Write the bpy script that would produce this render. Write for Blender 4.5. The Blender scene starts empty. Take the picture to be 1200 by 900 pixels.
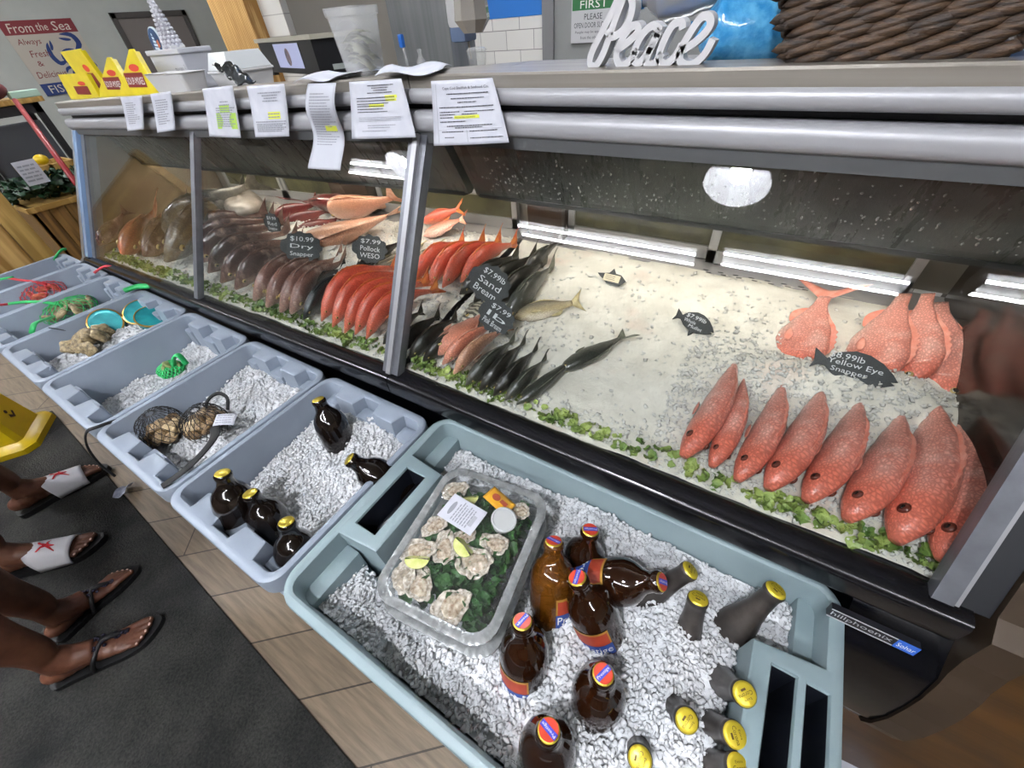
import bpy, bmesh, math, random
import numpy as np
from mathutils import Vector, Matrix
from mathutils.geometry import tessellate_polygon
random.seed(7); rng = np.random.default_rng(7)
PI = math.pi
SC = bpy.context.scene; COL = SC.collection

# ------------------------------------------------------------------ camera
F = 470.0; CAMZ = 1.43
def cam_axes(a, b, g):
    a, b, g = map(math.radians, (a, b, g))
    f = Vector((math.sin(a)*math.cos(b), math.cos(a)*math.cos(b), math.sin(b)))
    r = Vector((math.cos(a), -math.sin(a), 0)); d = f.cross(r)
    return (math.cos(g)*r+math.sin(g)*d, -math.sin(g)*r+math.cos(g)*d, f)
CR, CD, CF = cam_axes(-35.1, -42.5, 5.35)
cam = bpy.data.objects.new('camera', bpy.data.cameras.new('camera')); COL.objects.link(cam)
m = Matrix.Identity(4)
for i in range(3): m[i][0], m[i][1], m[i][2] = CR[i], -CD[i], -CF[i]
m[2][3] = CAMZ
cam.matrix_world = m
cam.data.sensor_fit = 'HORIZONTAL'; cam.data.sensor_width = 36; cam.data.lens = F/1200*36
cam.data.clip_start = .02; cam.data.clip_end = 60
SC.camera = cam

# photograph measurements -> places in the shop (metres)
def ray(x, y): return CR*((x-600)/F)+CD*((y-450)/F)+CF
O = Vector((0, 0, CAMZ))
def Z(x, y, z): r = ray(x, y); return O+r*((z-CAMZ)/r.z)
def Y(x, y, v): r = ray(x, y); return O+r*(v/r.y)
def X(x, y, v): r = ray(x, y); return O+r*(v/r.x)
XJ = -.60                                   # joint between the two cases
def S(x): return .033*min(0., x-XJ)         # the old floor falls away to the left, the left case with it
def bedz(x, y): return .87+.16*(y-.44)+S(x)
def B(x, y, h=0.):
    r = ray(x, y); s = 0.
    for _ in range(12):
        t = (.87-.16*.44+s+h-CAMZ)/(r.z-.16*r.y); p = O+r*t; s = S(p.x)
    if p.y > .94: p = Y(x, y, .94)
    if p.x < -2.26: p = X(x, y, -2.26)
    p.y = min(.95, max(.44, p.y)); p.z = max(bedz(p.x, p.y)+h, min(p.z, 1.12+S(p.x)))
    return p

# ------------------------------------------------------------------ helpers
def c(h):
    h = h.lstrip('#'); o = []
    for i in (0, 2, 4):
        v = int(h[i:i+2], 16)/255; o.append(v/12.92 if v <= .04045 else ((v+.055)/1.055)**2.4)
    return (*o, 1.)
class N:
    def __init__(s, name):
        s.m = bpy.data.materials.new(name); s.m.use_nodes = True; s.t = s.m.node_tree
        s.p = s.t.nodes['Principled BSDF']; s.out = s.t.nodes['Material Output']
    def n(s, typ, **kw):
        nd = s.t.nodes.new(typ)
        for k, v in kw.items():
            if k in nd.inputs: nd.inputs[k].default_value = v
            else: setattr(nd, k, v)
        return nd
    def l(s, a, b): s.t.links.new(a, b)
    def coord(s, k='Object', scale=(1, 1, 1), rot=(0, 0, 0), loc=(0, 0, 0)):
        tc = s.n('ShaderNodeTexCoord'); mp = s.n('ShaderNodeMapping')
        mp.inputs['Scale'].default_value = scale; mp.inputs['Rotation'].default_value = rot; mp.inputs['Location'].default_value = loc
        s.l(tc.outputs[k], mp.inputs['Vector']); return mp.outputs['Vector']
    def ramp(s, fac, stops):
        r = s.n('ShaderNodeValToRGB'); e = r.color_ramp.elements
        while len(e) < len(stops): e.new(.5)
        for i, (p, col) in enumerate(stops): e[i].position = p; e[i].color = col
        s.l(fac, r.inputs['Fac']); return r.outputs['Color']
    def noise(s, vec, scale, detail=4, rough=.55):
        nd = s.n('ShaderNodeTexNoise', Scale=scale, Detail=detail, Roughness=rough); s.l(vec, nd.inputs['Vector']); return nd.outputs['Fac']
    def bump(s, h, strength=.3, dist=.002):
        b = s.n('ShaderNodeBump', Strength=strength, Distance=dist); s.l(h, b.inputs['Height']); s.l(b.outputs['Normal'], s.p.inputs['Normal'])
    def set(s, **kw):
        for k, v in kw.items(): s.p.inputs[k.replace('_', ' ')].default_value = v
        return s
def M(name, col, rough=.5, metal=0., col2=None, ns=25., bump=0., bs=80., coat=0., trans=0., emit=0., sss=0., stretch=(1, 1, 1), lo=.35, hi=.65, spec=.5):
    s = N(name); a = c(col)
    s.set(Base_Color=a, Roughness=rough, Metallic=metal, Coat_Weight=coat, Transmission_Weight=trans, Specular_IOR_Level=spec)
    if sss: s.set(Subsurface_Weight=sss, Subsurface_Scale=.01)
    if emit: s.set(Emission_Color=a, Emission_Strength=emit)
    v = s.coord('Object', stretch)
    if col2: s.l(s.ramp(s.noise(v, ns), [(lo, a), (hi, c(col2))]), s.p.inputs['Base Color'])
    if bump: s.bump(s.noise(v, bs), bump)
    return s.m
class MB:
    """collects shapes; build() links them as one mesh object"""
    def __init__(s): s.v = []; s.f = []; s.mi = []; s.cur = 0
    def mat(s, i): s.cur = i; return s
    def add(s, vs, fs, M4=None):
        o = len(s.v)
        s.v += [tuple(M4 @ Vector(p)) if M4 else tuple(p) for p in vs]
        s.f += [tuple(i+o for i in f) for f in fs]; s.mi += [s.cur]*len(fs); return s
    def box(s, lo, hi, M4=None, b=0.):
        (x0, y0, z0), (x1, y1, z1) = lo, hi
        if b <= 0:
            vs = [(x, y, z) for z in (z0, z1) for y in (y0, y1) for x in (x0, x1)]
            return s.add(vs, [(0, 2, 3, 1), (4, 5, 7, 6), (0, 1, 5, 4), (1, 3, 7, 5), (3, 2, 6, 7), (2, 0, 4, 6)], M4)
        bm = bmesh.new(); bmesh.ops.create_cube(bm, size=1)
        for v in bm.verts: v.co = Vector(((x0+x1)/2+v.co.x*(x1-x0), (y0+y1)/2+v.co.y*(y1-y0), (z0+z1)/2+v.co.z*(z1-z0)))
        bmesh.ops.bevel(bm, geom=bm.edges[:], offset=min(b, .49*min(x1-x0, y1-y0, z1-z0)), segments=2, affect='EDGES', profile=.6)
        return s.bm(bm, M4)
    def bm(s, bm, M4=None):
        bm.verts.index_update(); s.add([v.co[:] for v in bm.verts], [[v.index for v in f.verts] for f in bm.faces], M4); bm.free(); return s
    def lathe(s, prof, n=20, M4=None, wob=None, cap=True):
        vs = []; fs = []
        for j, (r, z) in enumerate(prof):
            for i in range(n):
                a = 2*PI*i/n; q = r*(wob(a, j) if wob else 1); vs.append((q*math.cos(a), q*math.sin(a), z))
        for j in range(len(prof)-1):
            for i in range(n):
                k = (i+1) % n; fs.append((j*n+i, j*n+k, (j+1)*n+k, (j+1)*n+i))
        if cap and prof[0][0] > 1e-6: fs.append(tuple(range(n-1, -1, -1)))
        if cap and prof[-1][0] > 1e-6: fs.append(tuple((len(prof)-1)*n+i for i in range(n)))
        return s.add(vs, fs, M4)
    def sphere(s, ctr, r, n=12, m=8, M4=None):
        rx, ry, rz = r if hasattr(r, '__len__') else (r, r, r)
        p = [(math.sin(PI*j/m), -math.cos(PI*j/m)) for j in range(m+1)]; p[0] = (1e-9, -1); p[-1] = (1e-9, 1)
        T = Matrix.Translation(Vector(ctr)) @ Matrix.Diagonal((rx, ry, rz, 1))
        return s.lathe(p, n, M4 @ T if M4 else T)
    def tube(s, pts, r, n=8, cap=True, flat=1., M4=None):
        pts = [Vector(p) for p in pts]; rs = r if hasattr(r, '__len__') else [r]*len(pts)
        vs = []; fs = []; prev = None
        for i, p in enumerate(pts):
            t = (pts[min(i+1, len(pts)-1)]-pts[max(i-1, 0)]).normalized()
            if prev is None:
                u = t.cross(Vector((0, 0, 1)));  u = u if u.length > .05 else t.cross(Vector((1, 0, 0)))
            else: u = prev-t*prev.dot(t)
            u.normalize(); w = t.cross(u); prev = u
            for k in range(n):
                a = 2*PI*k/n; vs.append(p+u*math.cos(a)*rs[i]+w*math.sin(a)*rs[i]*flat)
        for i in range(len(pts)-1):
            for k in range(n):
                q = (k+1) % n; fs.append((i*n+k, i*n+q, (i+1)*n+q, (i+1)*n+k))
        if cap: fs.append(tuple(range(n-1, -1, -1))); fs.append(tuple((len(pts)-1)*n+k for k in range(n)))
        return s.add(vs, fs, M4)
    def prism(s, poly, d, M4=None):
        """outline in local xy, thickness d along local z"""
        n = len(poly); vs = [(x, y, 0) for x, y in poly]+[(x, y, d) for x, y in poly]
        tri = tessellate_polygon([[Vector((x, y, 0)) for x, y in poly]])
        fs = [tuple(t) for t in tri]+[tuple(i+n for i in reversed(t)) for t in tri]+[(i, (i+1) % n, (i+1) % n+n, i+n) for i in range(n)]
        return s.add(vs, fs, M4)
    def grid(s, fn, nu, nv, M4=None):
        vs = [fn(i/nu, j/nv) for j in range(nv+1) for i in range(nu+1)]; w = nu+1
        return s.add(vs, [(j*w+i, j*w+i+1, (j+1)*w+i+1, (j+1)*w+i) for j in range(nv) for i in range(nu)], M4)
    def quad(s, a, b, cc, d): return s.add([a, b, cc, d], [(0, 1, 2, 3)])
    def build(s, name, mats, parent=None, smooth=False, loc=None, ang=None, solid=0., sub=0):
        me = bpy.data.meshes.new(name); me.from_pydata([tuple(v) for v in s.v], [], s.f); me.update()
        for q in (mats if isinstance(mats, (list, tuple)) else [mats]): me.materials.append(q)
        me.polygons.foreach_set('material_index', s.mi)
        bm = bmesh.new(); bm.from_mesh(me); bmesh.ops.recalc_face_normals(bm, faces=bm.faces[:]); bm.to_mesh(me); bm.free()
        if smooth or ang: me.polygons.foreach_set('use_smooth', [True]*len(me.polygons))
        if ang: me.set_sharp_from_angle(angle=math.radians(ang))
        o = bpy.data.objects.new(name, me); COL.objects.link(o)
        if parent: o.parent = parent
        if loc: o.location = loc
        if solid: q = o.modifiers.new('solid', 'SOLIDIFY'); q.thickness = solid; q.offset = 0
        if sub: q = o.modifiers.new('sub', 'SUBSURF'); q.levels = sub; q.render_levels = sub
        return o
def tag(o, label=None, cat=None, group=None, kind=None):
    if label: o['label'] = label
    if cat: o['category'] = cat
    if group: o['group'] = group
    if kind: o['kind'] = kind
    return o
def thing(name, label, cat, loc=(0, 0, 0), rot=None, group=None):
    o = bpy.data.objects.new(name, None); COL.objects.link(o); o.empty_display_size = .05
    o.matrix_world = Matrix.Translation(Vector(loc)) @ (rot.to_4x4() if rot else Matrix.Identity(4))
    return tag(o, label, cat, group)
def struct(o): o['kind'] = 'structure'; return o
def copy_tree(root, matrix=None, label=None):
    r = root.copy(); COL.objects.link(r)
    if matrix is not None: r.matrix_world = matrix
    if label: r['label'] = label
    for ch in root.children:
        k = ch.copy(); COL.objects.link(k); k.parent = r
        for g in ch.children:
            d = g.copy(); COL.objects.link(d); d.parent = k
    return r
def frame(o, x, y):
    """matrix with origin o, local x along x, local y towards y, z = normal"""
    x = Vector(x).normalized(); y = Vector(y); z = x.cross(y).normalized(); y = z.cross(x)
    q = Matrix.Identity(4)
    for i in range(3): q[i][0], q[i][1], q[i][2], q[i][3] = x[i], y[i], z[i], o[i]
    return q
def axis_frame(o, z, hint=(0, 0, 1)):
    z = Vector(z).normalized(); h = Vector(hint)
    if abs(z.dot(h.normalized())) > .97: h = Vector((0, 1, 0))
    x = h.cross(z).normalized(); y = z.cross(x); q = Matrix.Identity(4)
    for i in range(3): q[i][0], q[i][1], q[i][2], q[i][3] = x[i], y[i], z[i], o[i]
    return q
def text_mesh(s, size=1., fit=None, align='CENTER', shear=0., depth=0.):
    cu = bpy.data.curves.new('t', 'FONT'); cu.body = s; cu.size = size; cu.align_x = align; cu.align_y = 'CENTER'; cu.shear = shear
    cu.resolution_u = 2; cu.extrude = depth
    ob = bpy.data.objects.new('t', cu); me = bpy.data.meshes.new_from_object(ob)
    vs = [v.co.copy() for v in me.vertices]; fs = [tuple(p.vertices) for p in me.polygons]
    bpy.data.objects.remove(ob); bpy.data.meshes.remove(me); bpy.data.curves.remove(cu)
    if fit and vs:
        x0, x1 = min(v.x for v in vs), max(v.x for v in vs); y0, y1 = min(v.y for v in vs), max(v.y for v in vs)
        sx, sy = fit[0]/max(x1-x0, 1e-6), fit[1]/max(y1-y0, 1e-6)
        vs = [Vector(((v.x-(x0+x1)/2)*sx, (v.y-(y0+y1)/2)*sy, v.z)) for v in vs]
    return vs, fs
def catmull(pts, k=5, closed=False):
    P = [Vector(p) for p in pts]; out = []; n = len(P)
    for i in range(n if closed else n-1):
        a = P[i-1] if closed or i else P[0]; b = P[i]; d = P[(i+1) % n]; e = P[(i+2) % n] if closed else P[min(i+2, n-1)]
        for j in range(k):
            t = j/k; out.append(.5*((2*b)+(d-a)*t+(2*a-5*b+4*d-e)*t*t+(3*b-a-3*d+e)*t**3))
    if not closed: out.append(P[-1])
    return out
def offset_poly(poly, d):
    """inset a counter-clockwise outline by d"""
    n = len(poly); out = []
    for i in range(n):
        a, b, q = Vector(poly[i-1]), Vector(poly[i]), Vector(poly[(i+1) % n])
        e1 = (b-a).normalized(); e2 = (q-b).normalized(); n1 = Vector((-e1.y, e1.x)); n2 = Vector((-e2.y, e2.x))
        k = n1+n2; k = k/max(k.length_squared*.5, .35); out.append(tuple(b+k*d))
    return out
def interp(tab, t):
    for (a, va), (b, vb) in zip(tab, tab[1:]):
        if t <= b: u = (t-a)/(b-a); u = u*u*(3-2*u)*.5+u*.5; return va+(vb-va)*u
    return tab[-1][1]

# ------------------------------------------------------------------ materials
def wood_mat(name, a, b, scale=1., rot=0., knots=True):
    s = N(name); v = s.coord('Object', (scale*3, scale*3, scale*.25), (0, rot, 0)); n1 = s.noise(v, 9, 6, .6)
    w = s.n('ShaderNodeTexWave', Scale=5., Distortion=9., Detail=3.); w.bands_direction = 'X'; s.l(v, w.inputs['Vector'])
    mx = s.n('ShaderNodeMath', operation='MULTIPLY'); s.l(n1, mx.inputs[0]); s.l(w.outputs['Fac'], mx.inputs[1])
    s.l(s.ramp(mx.outputs[0], [(.1, c(a)), (.55, c(b))]), s.p.inputs['Base Color']); s.set(Roughness=.5); s.bump(n1, .15); return s.m
def glass_mat(name, tint=(.93, .95, .95, 1), ior=1.5, haze=0., rough=0.):
    s = N(name); s.t.nodes.remove(s.p)
    tr = s.n('ShaderNodeBsdfTransparent'); tr.inputs[0].default_value = tint
    gl = s.n('ShaderNodeBsdfGlossy'); gl.inputs['Roughness'].default_value = rough
    fr = s.n('ShaderNodeFresnel', IOR=ior); mx = s.n('ShaderNodeMixShader')
    ge = s.n('ShaderNodeNewGeometry'); mr = s.n('ShaderNodeMapRange'); mr.inputs['To Min'].default_value = ior; mr.inputs['To Max'].default_value = 1/ior   # same reflectance from both faces of a thin pane
    s.l(ge.outputs['Backfacing'], mr.inputs['Value']); s.l(mr.outputs[0], fr.inputs['IOR'])
    s.l(fr.outputs[0], mx.inputs[0]); s.l(tr.outputs[0], mx.inputs[1]); s.l(gl.outputs[0], mx.inputs[2]); last = mx.outputs[0]
    if haze:
        df = s.n('ShaderNodeBsdfDiffuse'); df.inputs[0].default_value = (.9, .9, .9, 1); m2 = s.n('ShaderNodeMixShader'); m2.inputs[0].default_value = haze
        s.l(last, m2.inputs[1]); s.l(df.outputs[0], m2.inputs[2]); last = m2.outputs[0]
    s.l(last, s.out.inputs['Surface']); return s.m
def floor_mat():
    s = N('plank_floor'); v = s.coord('Object', (1, 1, 1), (0, 0, math.radians(-42.5)), (0, .0, 0))
    b = s.n('ShaderNodeTexBrick', Scale=1.); b.offset = .37; b.inputs['Brick Width'].default_value = 1.2; b.inputs['Row Height'].default_value = .186
    b.inputs['Mortar Size'].default_value = .0025; b.inputs['Color1'].default_value = c('#8a7c69'); b.inputs['Color2'].default_value = c('#796c5b'); b.inputs['Mortar'].default_value = c('#3c342b')
    s.l(v, b.inputs['Vector'])
    v2 = s.coord('Object', (2.5, 34, 1), (0, 0, math.radians(-42.5))); n1 = s.noise(v2, 2.2, 6, .6)
    mx = s.n('ShaderNodeMixRGB', blend_type='MULTIPLY'); mx.inputs[0].default_value = .75
    s.l(b.outputs['Color'], mx.inputs[1]); s.l(s.ramp(n1, [(.3, (.42, .38, .33, 1)), (.62, (1.05, 1., .94, 1))]), mx.inputs[2]); s.l(mx.outputs[0], s.p.inputs['Base Color'])
    s.set(Roughness=.42); s.bump(n1, .1); return s.m
def ply_mat():
    s = N('plywood'); n1 = s.noise(s.coord('Object', (1.2, 1, 7)), 2.6, 6, .6); n2 = s.noise(s.coord('Object', (3, 3, 60)), 3, 4)
    ad = s.n('ShaderNodeMath', operation='MULTIPLY_ADD'); s.l(n2, ad.inputs[0]); ad.inputs[1].default_value = .25; s.l(n1, ad.inputs[2])
    s.l(s.ramp(ad.outputs[0], [(.4, c('#2c1b0a')), (.8, c('#583a16'))]), s.p.inputs['Base Color']); s.set(Roughness=.4); return s.m
def tile_mat():
    s = N('white_tile'); v = s.coord('Object', (1, 1, 1), (math.radians(90), 0, 0), (0, .03, 0))
    b = s.n('ShaderNodeTexBrick', Scale=1.); b.inputs['Brick Width'].default_value = .21; b.inputs['Row Height'].default_value = .102; b.inputs['Mortar Size'].default_value = .0022
    b.inputs['Color1'].default_value = c('#e6e4de'); b.inputs['Color2'].default_value = c('#dddcd6'); b.inputs['Mortar'].default_value = c('#8c8a86')
    s.l(v, b.inputs['Vector']); s.l(b.outputs['Color'], s.p.inputs['Base Color']); s.set(Roughness=.2); return s.m
def carpet_mat():
    s = N('black_mat'); v = s.coord('Object'); n1 = s.noise(v, 130, 3, .75); n2 = s.noise(v, 5, 3)
    mx = s.n('ShaderNodeMath', operation='MULTIPLY'); s.l(n1, mx.inputs[0]); s.l(n2, mx.inputs[1])
    s.l(s.ramp(mx.outputs[0], [(.15, c('#080808')), (.40, c('#3a3935'))]), s.p.inputs['Base Color']); s.set(Roughness=.95); s.bump(n1, .9, .006); return s.m
def fish_mat(name, belly, side, back, scale=150., rough=.28, blotch=None, bstr=.35, head=None):
    s = N(name); g = s.coord('Generated'); sp = s.n('ShaderNodeSeparateXYZ'); s.l(g, sp.inputs[0]); o = s.coord('Object')
    nz = s.noise(o, 45, 4); ad = s.n('ShaderNodeMath', operation='MULTIPLY_ADD'); s.l(nz, ad.inputs[0]); ad.inputs[1].default_value = .3; s.l(sp.outputs[2], ad.inputs[2])
    col = s.ramp(ad.outputs[0], [(.18, c(belly)), (.5, c(side)), (.95, c(back))])
    if blotch:
        mx = s.n('ShaderNodeMixRGB'); s.l(s.ramp(s.noise(o, 26, 5), [(.5, (0, 0, 0, 1)), (.68, (1, 1, 1, 1))]), mx.inputs[0]); s.l(col, mx.inputs[1]); mx.inputs[2].default_value = c(blotch); col = mx.outputs[0]
    if head:
        a2 = s.n('ShaderNodeMath', operation='MULTIPLY_ADD'); s.l(s.noise(o, 60, 3), a2.inputs[0]); a2.inputs[1].default_value = .25; s.l(sp.outputs[0], a2.inputs[2])
        mh = s.n('ShaderNodeMixRGB'); s.l(s.ramp(a2.outputs[0], [(.30, (1, 1, 1, 1)), (.55, (0, 0, 0, 1))]), mh.inputs[0]); s.l(col, mh.inputs[1]); mh.inputs[2].default_value = c(head); col = mh.outputs[0]
    vo = s.n('ShaderNodeTexVoronoi', Scale=scale); vo.feature = 'DISTANCE_TO_EDGE'; s.l(s.coord('Object', (.8, .4, 1.25)), vo.inputs['Vector'])
    m2 = s.n('ShaderNodeMixRGB', blend_type='MULTIPLY'); m2.inputs[0].default_value = .85
    s.l(col, m2.inputs[1]); s.l(s.ramp(vo.outputs['Distance'], [(.0, (.66, .58, .58, 1)), (.3, (1.22, 1.2, 1.18, 1))]), m2.inputs[2]); s.l(m2.outputs[0], s.p.inputs['Base Color'])
    s.set(Roughness=rough, Coat_Weight=.45, Coat_Roughness=.08); s.bump(vo.outputs['Distance'], bstr, .003); return s.m
def ice_mat(name, a='#f9fbfd', b='#eef2f5', bump=.6, rough=.25, tint=None):
    s = N(name); v = s.coord('Object'); n1 = s.noise(v, 130, 4, .65); n2 = s.noise(v, 16, 4)
    col = s.ramp(n2, [(.35, c(b)), (.6, c(a))])
    if tint:
        mx = s.n('ShaderNodeMixRGB'); s.l(s.ramp(s.noise(s.coord('Object', (1, 1, 1), (0, 0, 0), (3.3, 1, 0)), 7, 3), [(.58, (0, 0, 0, 1)), (.74, (.5, .5, .5, 1))]), mx.inputs[0]); s.l(col, mx.inputs[1]); mx.inputs[2].default_value = c(tint); col = mx.outputs[0]
    s.l(col, s.p.inputs['Base Color']); s.set(Roughness=rough)
    # light scatters through the splinters, so each facet shades much like its neighbours; the shine keeps the true facets
    ge = s.n('ShaderNodeNewGeometry'); vm = s.n('ShaderNodeMix'); vm.data_type = 'VECTOR'; vm.inputs[0].default_value = .6 if bump else .86; s.l(ge.outputs['Normal'], vm.inputs[4]); vm.inputs[5].default_value = (0, -.05, 1)
    no = s.n('ShaderNodeVectorMath', operation='NORMALIZE'); s.l(vm.outputs[1], no.inputs[0])
    df = s.n('ShaderNodeBsdfDiffuse'); s.l(col, df.inputs[0]); s.l(no.outputs[0], df.inputs['Normal']); tl_ = s.n('ShaderNodeBsdfTranslucent'); s.l(col, tl_.inputs[0])
    m1 = s.n('ShaderNodeMixShader'); m1.inputs[0].default_value = .0 if bump else .12; s.l(df.outputs[0], m1.inputs[1]); s.l(tl_.outputs[0], m1.inputs[2])
    gl = s.n('ShaderNodeBsdfGlossy'); gl.inputs['Roughness'].default_value = rough; fr = s.n('ShaderNodeFresnel', IOR=1.31); m3 = s.n('ShaderNodeMixShader'); s.l(fr.outputs[0], m3.inputs[0]); s.l(m1.outputs[0], m3.inputs[1]); s.l(gl.outputs[0], m3.inputs[2]); tp = s.n('ShaderNodeBsdfTransparent'); m4 = s.n('ShaderNodeMixShader'); m4.inputs[0].default_value = .0 if bump else .14; s.l(m3.outputs[0], m4.inputs[1]); s.l(tp.outputs[0], m4.inputs[2]); s.l(m4.outputs[0], s.out.inputs['Surface'])
    if bump:
        b = s.n('ShaderNodeBump', Strength=bump, Distance=.006); s.l(n1, b.inputs['Height']); s.l(b.outputs[0], vm.inputs[4]); s.l(b.outputs[0], gl.inputs['Normal'])
    return s.m
def canopy_mat():
    s = N('wet_grey_panel'); v = s.coord('Object', (1, .2, .2)); n1 = s.noise(v, 34, 6, .7); n2 = s.noise(s.coord('Object', (1, 1, 1)), 7, 4)
    s.l(s.ramp(n2, [(.3, c('#2e312d')), (.7, c('#656a61'))]), s.p.inputs['Base Color']); s.set(Metallic=.15)
    s.l(s.ramp(n1, [(.38, (.18, .18, .18, 1)), (.6, (.5, .5, .5, 1))]), s.p.inputs['Roughness']); s.bump(n1, .35, .004); return s.m

steel = M('brushed_steel', '#9a958c', .4, .5, '#7f7a72', 6, .06, 60, stretch=(.15, 8, 8))
alum = M('grey_aluminium', '#74777d', .42, .55, '#686b71', 30)
alum_light = M('light_aluminium', '#a3a4a7', .42, .5)
hoodm = M('silver_hood', '#9fa0a3', .42, .2)
hood_edge = M('dark_hinge_strip', '#5b5d5e', .45, .4)  # own dark grey of the glass hinge strip
blackp = M('black_plastic', '#0d0d0f', .22, 0, '#141417', 12)
black_gap = M('black_gasket', '#16181c', .5)
navy = M('dark_glossy_panel', '#07080c', .16)
glass = glass_mat('case_glass', (.95, .965, .955, 1), 1.5)
wet = canopy_mat()
pan_m = M('dark_interior_wall', '#3e342e', .15, .3, '#2c2622', 8)
door_pane_m = M('misted_door_pane', '#3a3a2c', .16, 0, '#56553f', 14, 0, 80, spec=.5)
tote_blue = M('blue_grey_tote_plastic', '#8d97a3', .42, 0, '#848f9c', 9, .05, 260)
tote_grey = M('sage_grey_tote_plastic', '#86979a', .45, 0, '#7c8f93', 6, .06, 220)
slot_shade = M('painted_slot_shade', '#10131a', .4)  # slot walls and floor coloured near black for the shade inside
ice = ice_mat('crushed_ice_mass'); ice_chip = ice_mat('ice_chips', '#fdfeff', '#f1f5f8', 0, .14)
bed_ice = ice_mat('display_ice_mass', '#ece7dc', '#dbd6ca', .5, .4, '#e3b9a8'); bed_chip = ice_mat('display_ice_chips', '#fbf8f3', '#ece9e3', 0, .18)
paper = M('paper', '#c9cbd3', .8, 0, '#bfc2cb', 30); paper2 = M('off_white_paper', '#bcbfc7', .8); ink = M('black_ink', '#33343a', .7); ink_grey = M('grey_ink', '#8d9097', .8)
hilite = M('yellow_highlighter', '#dbe04e', .8); hilite_g = M('green_highlighter', '#a9cf5a', .8)
white_plastic = M('white_plastic', '#cfcfce', .35); white_paint = M('white_paint', '#c3c3c4', .55)
amber = N('amber_bottle_glass').set(Base_Color=c('#220f05'), Roughness=.06, Coat_Weight=.6, Coat_Roughness=.03).m
amber_lit = N('amber_glass_coloured_lit').set(Base_Color=c('#633a0e'), Roughness=.06, Coat_Weight=.6, Coat_Roughness=.03, Transmission_Weight=.3).m  # brighter copy of the amber glass, its colour stands for light on it
dark_glass = N('dark_bottle_glass').set(Base_Color=c('#120c09'), Roughness=.1, Coat_Weight=.5).m
frost_glass = M('frosted_bottle_glass', '#2a2624', .32, 0, '#46413d', 30)
cap_gold = M('gold_cap', '#c9b243', .3, .7); cap_yellow = M('yellow_cap', '#d8c23a', .3, .45); cap_red = M('red_cap_paint', '#c8432d', .3); cap_blue = M('blue_band_paint', '#3f46b4', .35)
label_red = M('red_label', '#b5472c', .45, 0, '#a33a22', 30); label_gold = M('gold_edge', '#c79a45', .35, .5); label_blue = M('blue_label', '#2c4a92', .45)
white_ink = M('white_print', '#eceae4', .6)
chalk_board = M('chalkboard_black', '#25282a', .55, 0, '#2f3335', 40); chalk = M('white_chalk', '#d7dadb', .9)
clear = glass_mat('clear_plastic', (.96, .97, .97, 1), 1.45, .02); clear_cloudy = glass_mat('cloudy_plastic', (.9, .91, .9, 1), 1.4, .2, .2)
foil = M('crimped_clear_rim', '#cdd1d1', .22, .6, '#9da2a2', 60, .3, 140)
lettuce_m = M('green_leaf', '#4a6f2c', .45, 0, '#a9b866', 16, .3, 90, lo=.35, hi=.65); parsley_m = M('dark_parsley', '#1f4a20', .5, 0, '#39682d', 40, .3, 90)
skin = M('brown_skin', '#573424', .45, 0, '#6d4531', 18, .1, 120, sss=.05); skin_sole = M('pale_sole_skin', '#a8765a', .55); nail = M('pale_nail', '#d8b7a6', .3)
rubber_black = M('black_rubber', '#0b0b0d', .55); slide_white = M('white_slide_strap', '#dcdbdf', .45); red_ink = M('red_print', '#c2222f', .5); jewel = M('black_jewelled_strap', '#1b1822', .08, .8, '#6d6880', 140)
yellow_p = M('yellow_plastic', '#d9b90c', .35, 0, '#cfae08', 8); sign_ink = M('dark_red_print', '#3f2411', .6)
# ------------------------------------------------------------------ the room
CEIL = 3.0; XW = -8.; YB = 3.0
struct(MB().box((XW, -5, -.05), (3.6, YB+3, 0)).build('floor', floor_mat()))
struct(MB().box((XW, -5, CEIL), (3.6, YB+3, CEIL+.05)).build('ceiling', M('ceiling_paint', '#a8a69f', .9)))
struct(MB().box((XW-.05, -5, 0), (XW, YB+3, CEIL)).build('wall_left', M('grey_blue_wall', '#b4b9b4', .85, 0, '#adb2ad', 3)))
struct(MB().box((3.6, -5, 0), (3.65, YB+3, CEIL)).build('wall_right', M('right_wall_paint', '#8f8678', .9)))
struct(MB().box((XW, -5.05, 0), (3.6, -5, CEIL)).build('wall_front', M('front_wall_paint', '#6d665c', .9, 0, '#3a352f', 1.2)))
struct(MB().box((-2.15, YB, 0), (3.6, YB+.05, 1.418)).build('wall_back', tile_mat()))
struct(MB().box((-2.15, YB-.002, 1.418), (3.6, YB+.05, CEIL)).build('wall_back_upper', M('blue_paint', '#1f6fbf', .6)))
struct(MB().box((XW, YB+2.9, 0), (-2.1, YB+2.95, CEIL)).build('wall_kitchen', M('kitchen_wall_paint', '#a9a59c', .85)))
struct(MB().box((-2.15, YB+.05, 0), (-2.10, YB+2.9, CEIL)).build('wall_return', M('return_wall_paint', '#b5b2aa', .8)))
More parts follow.
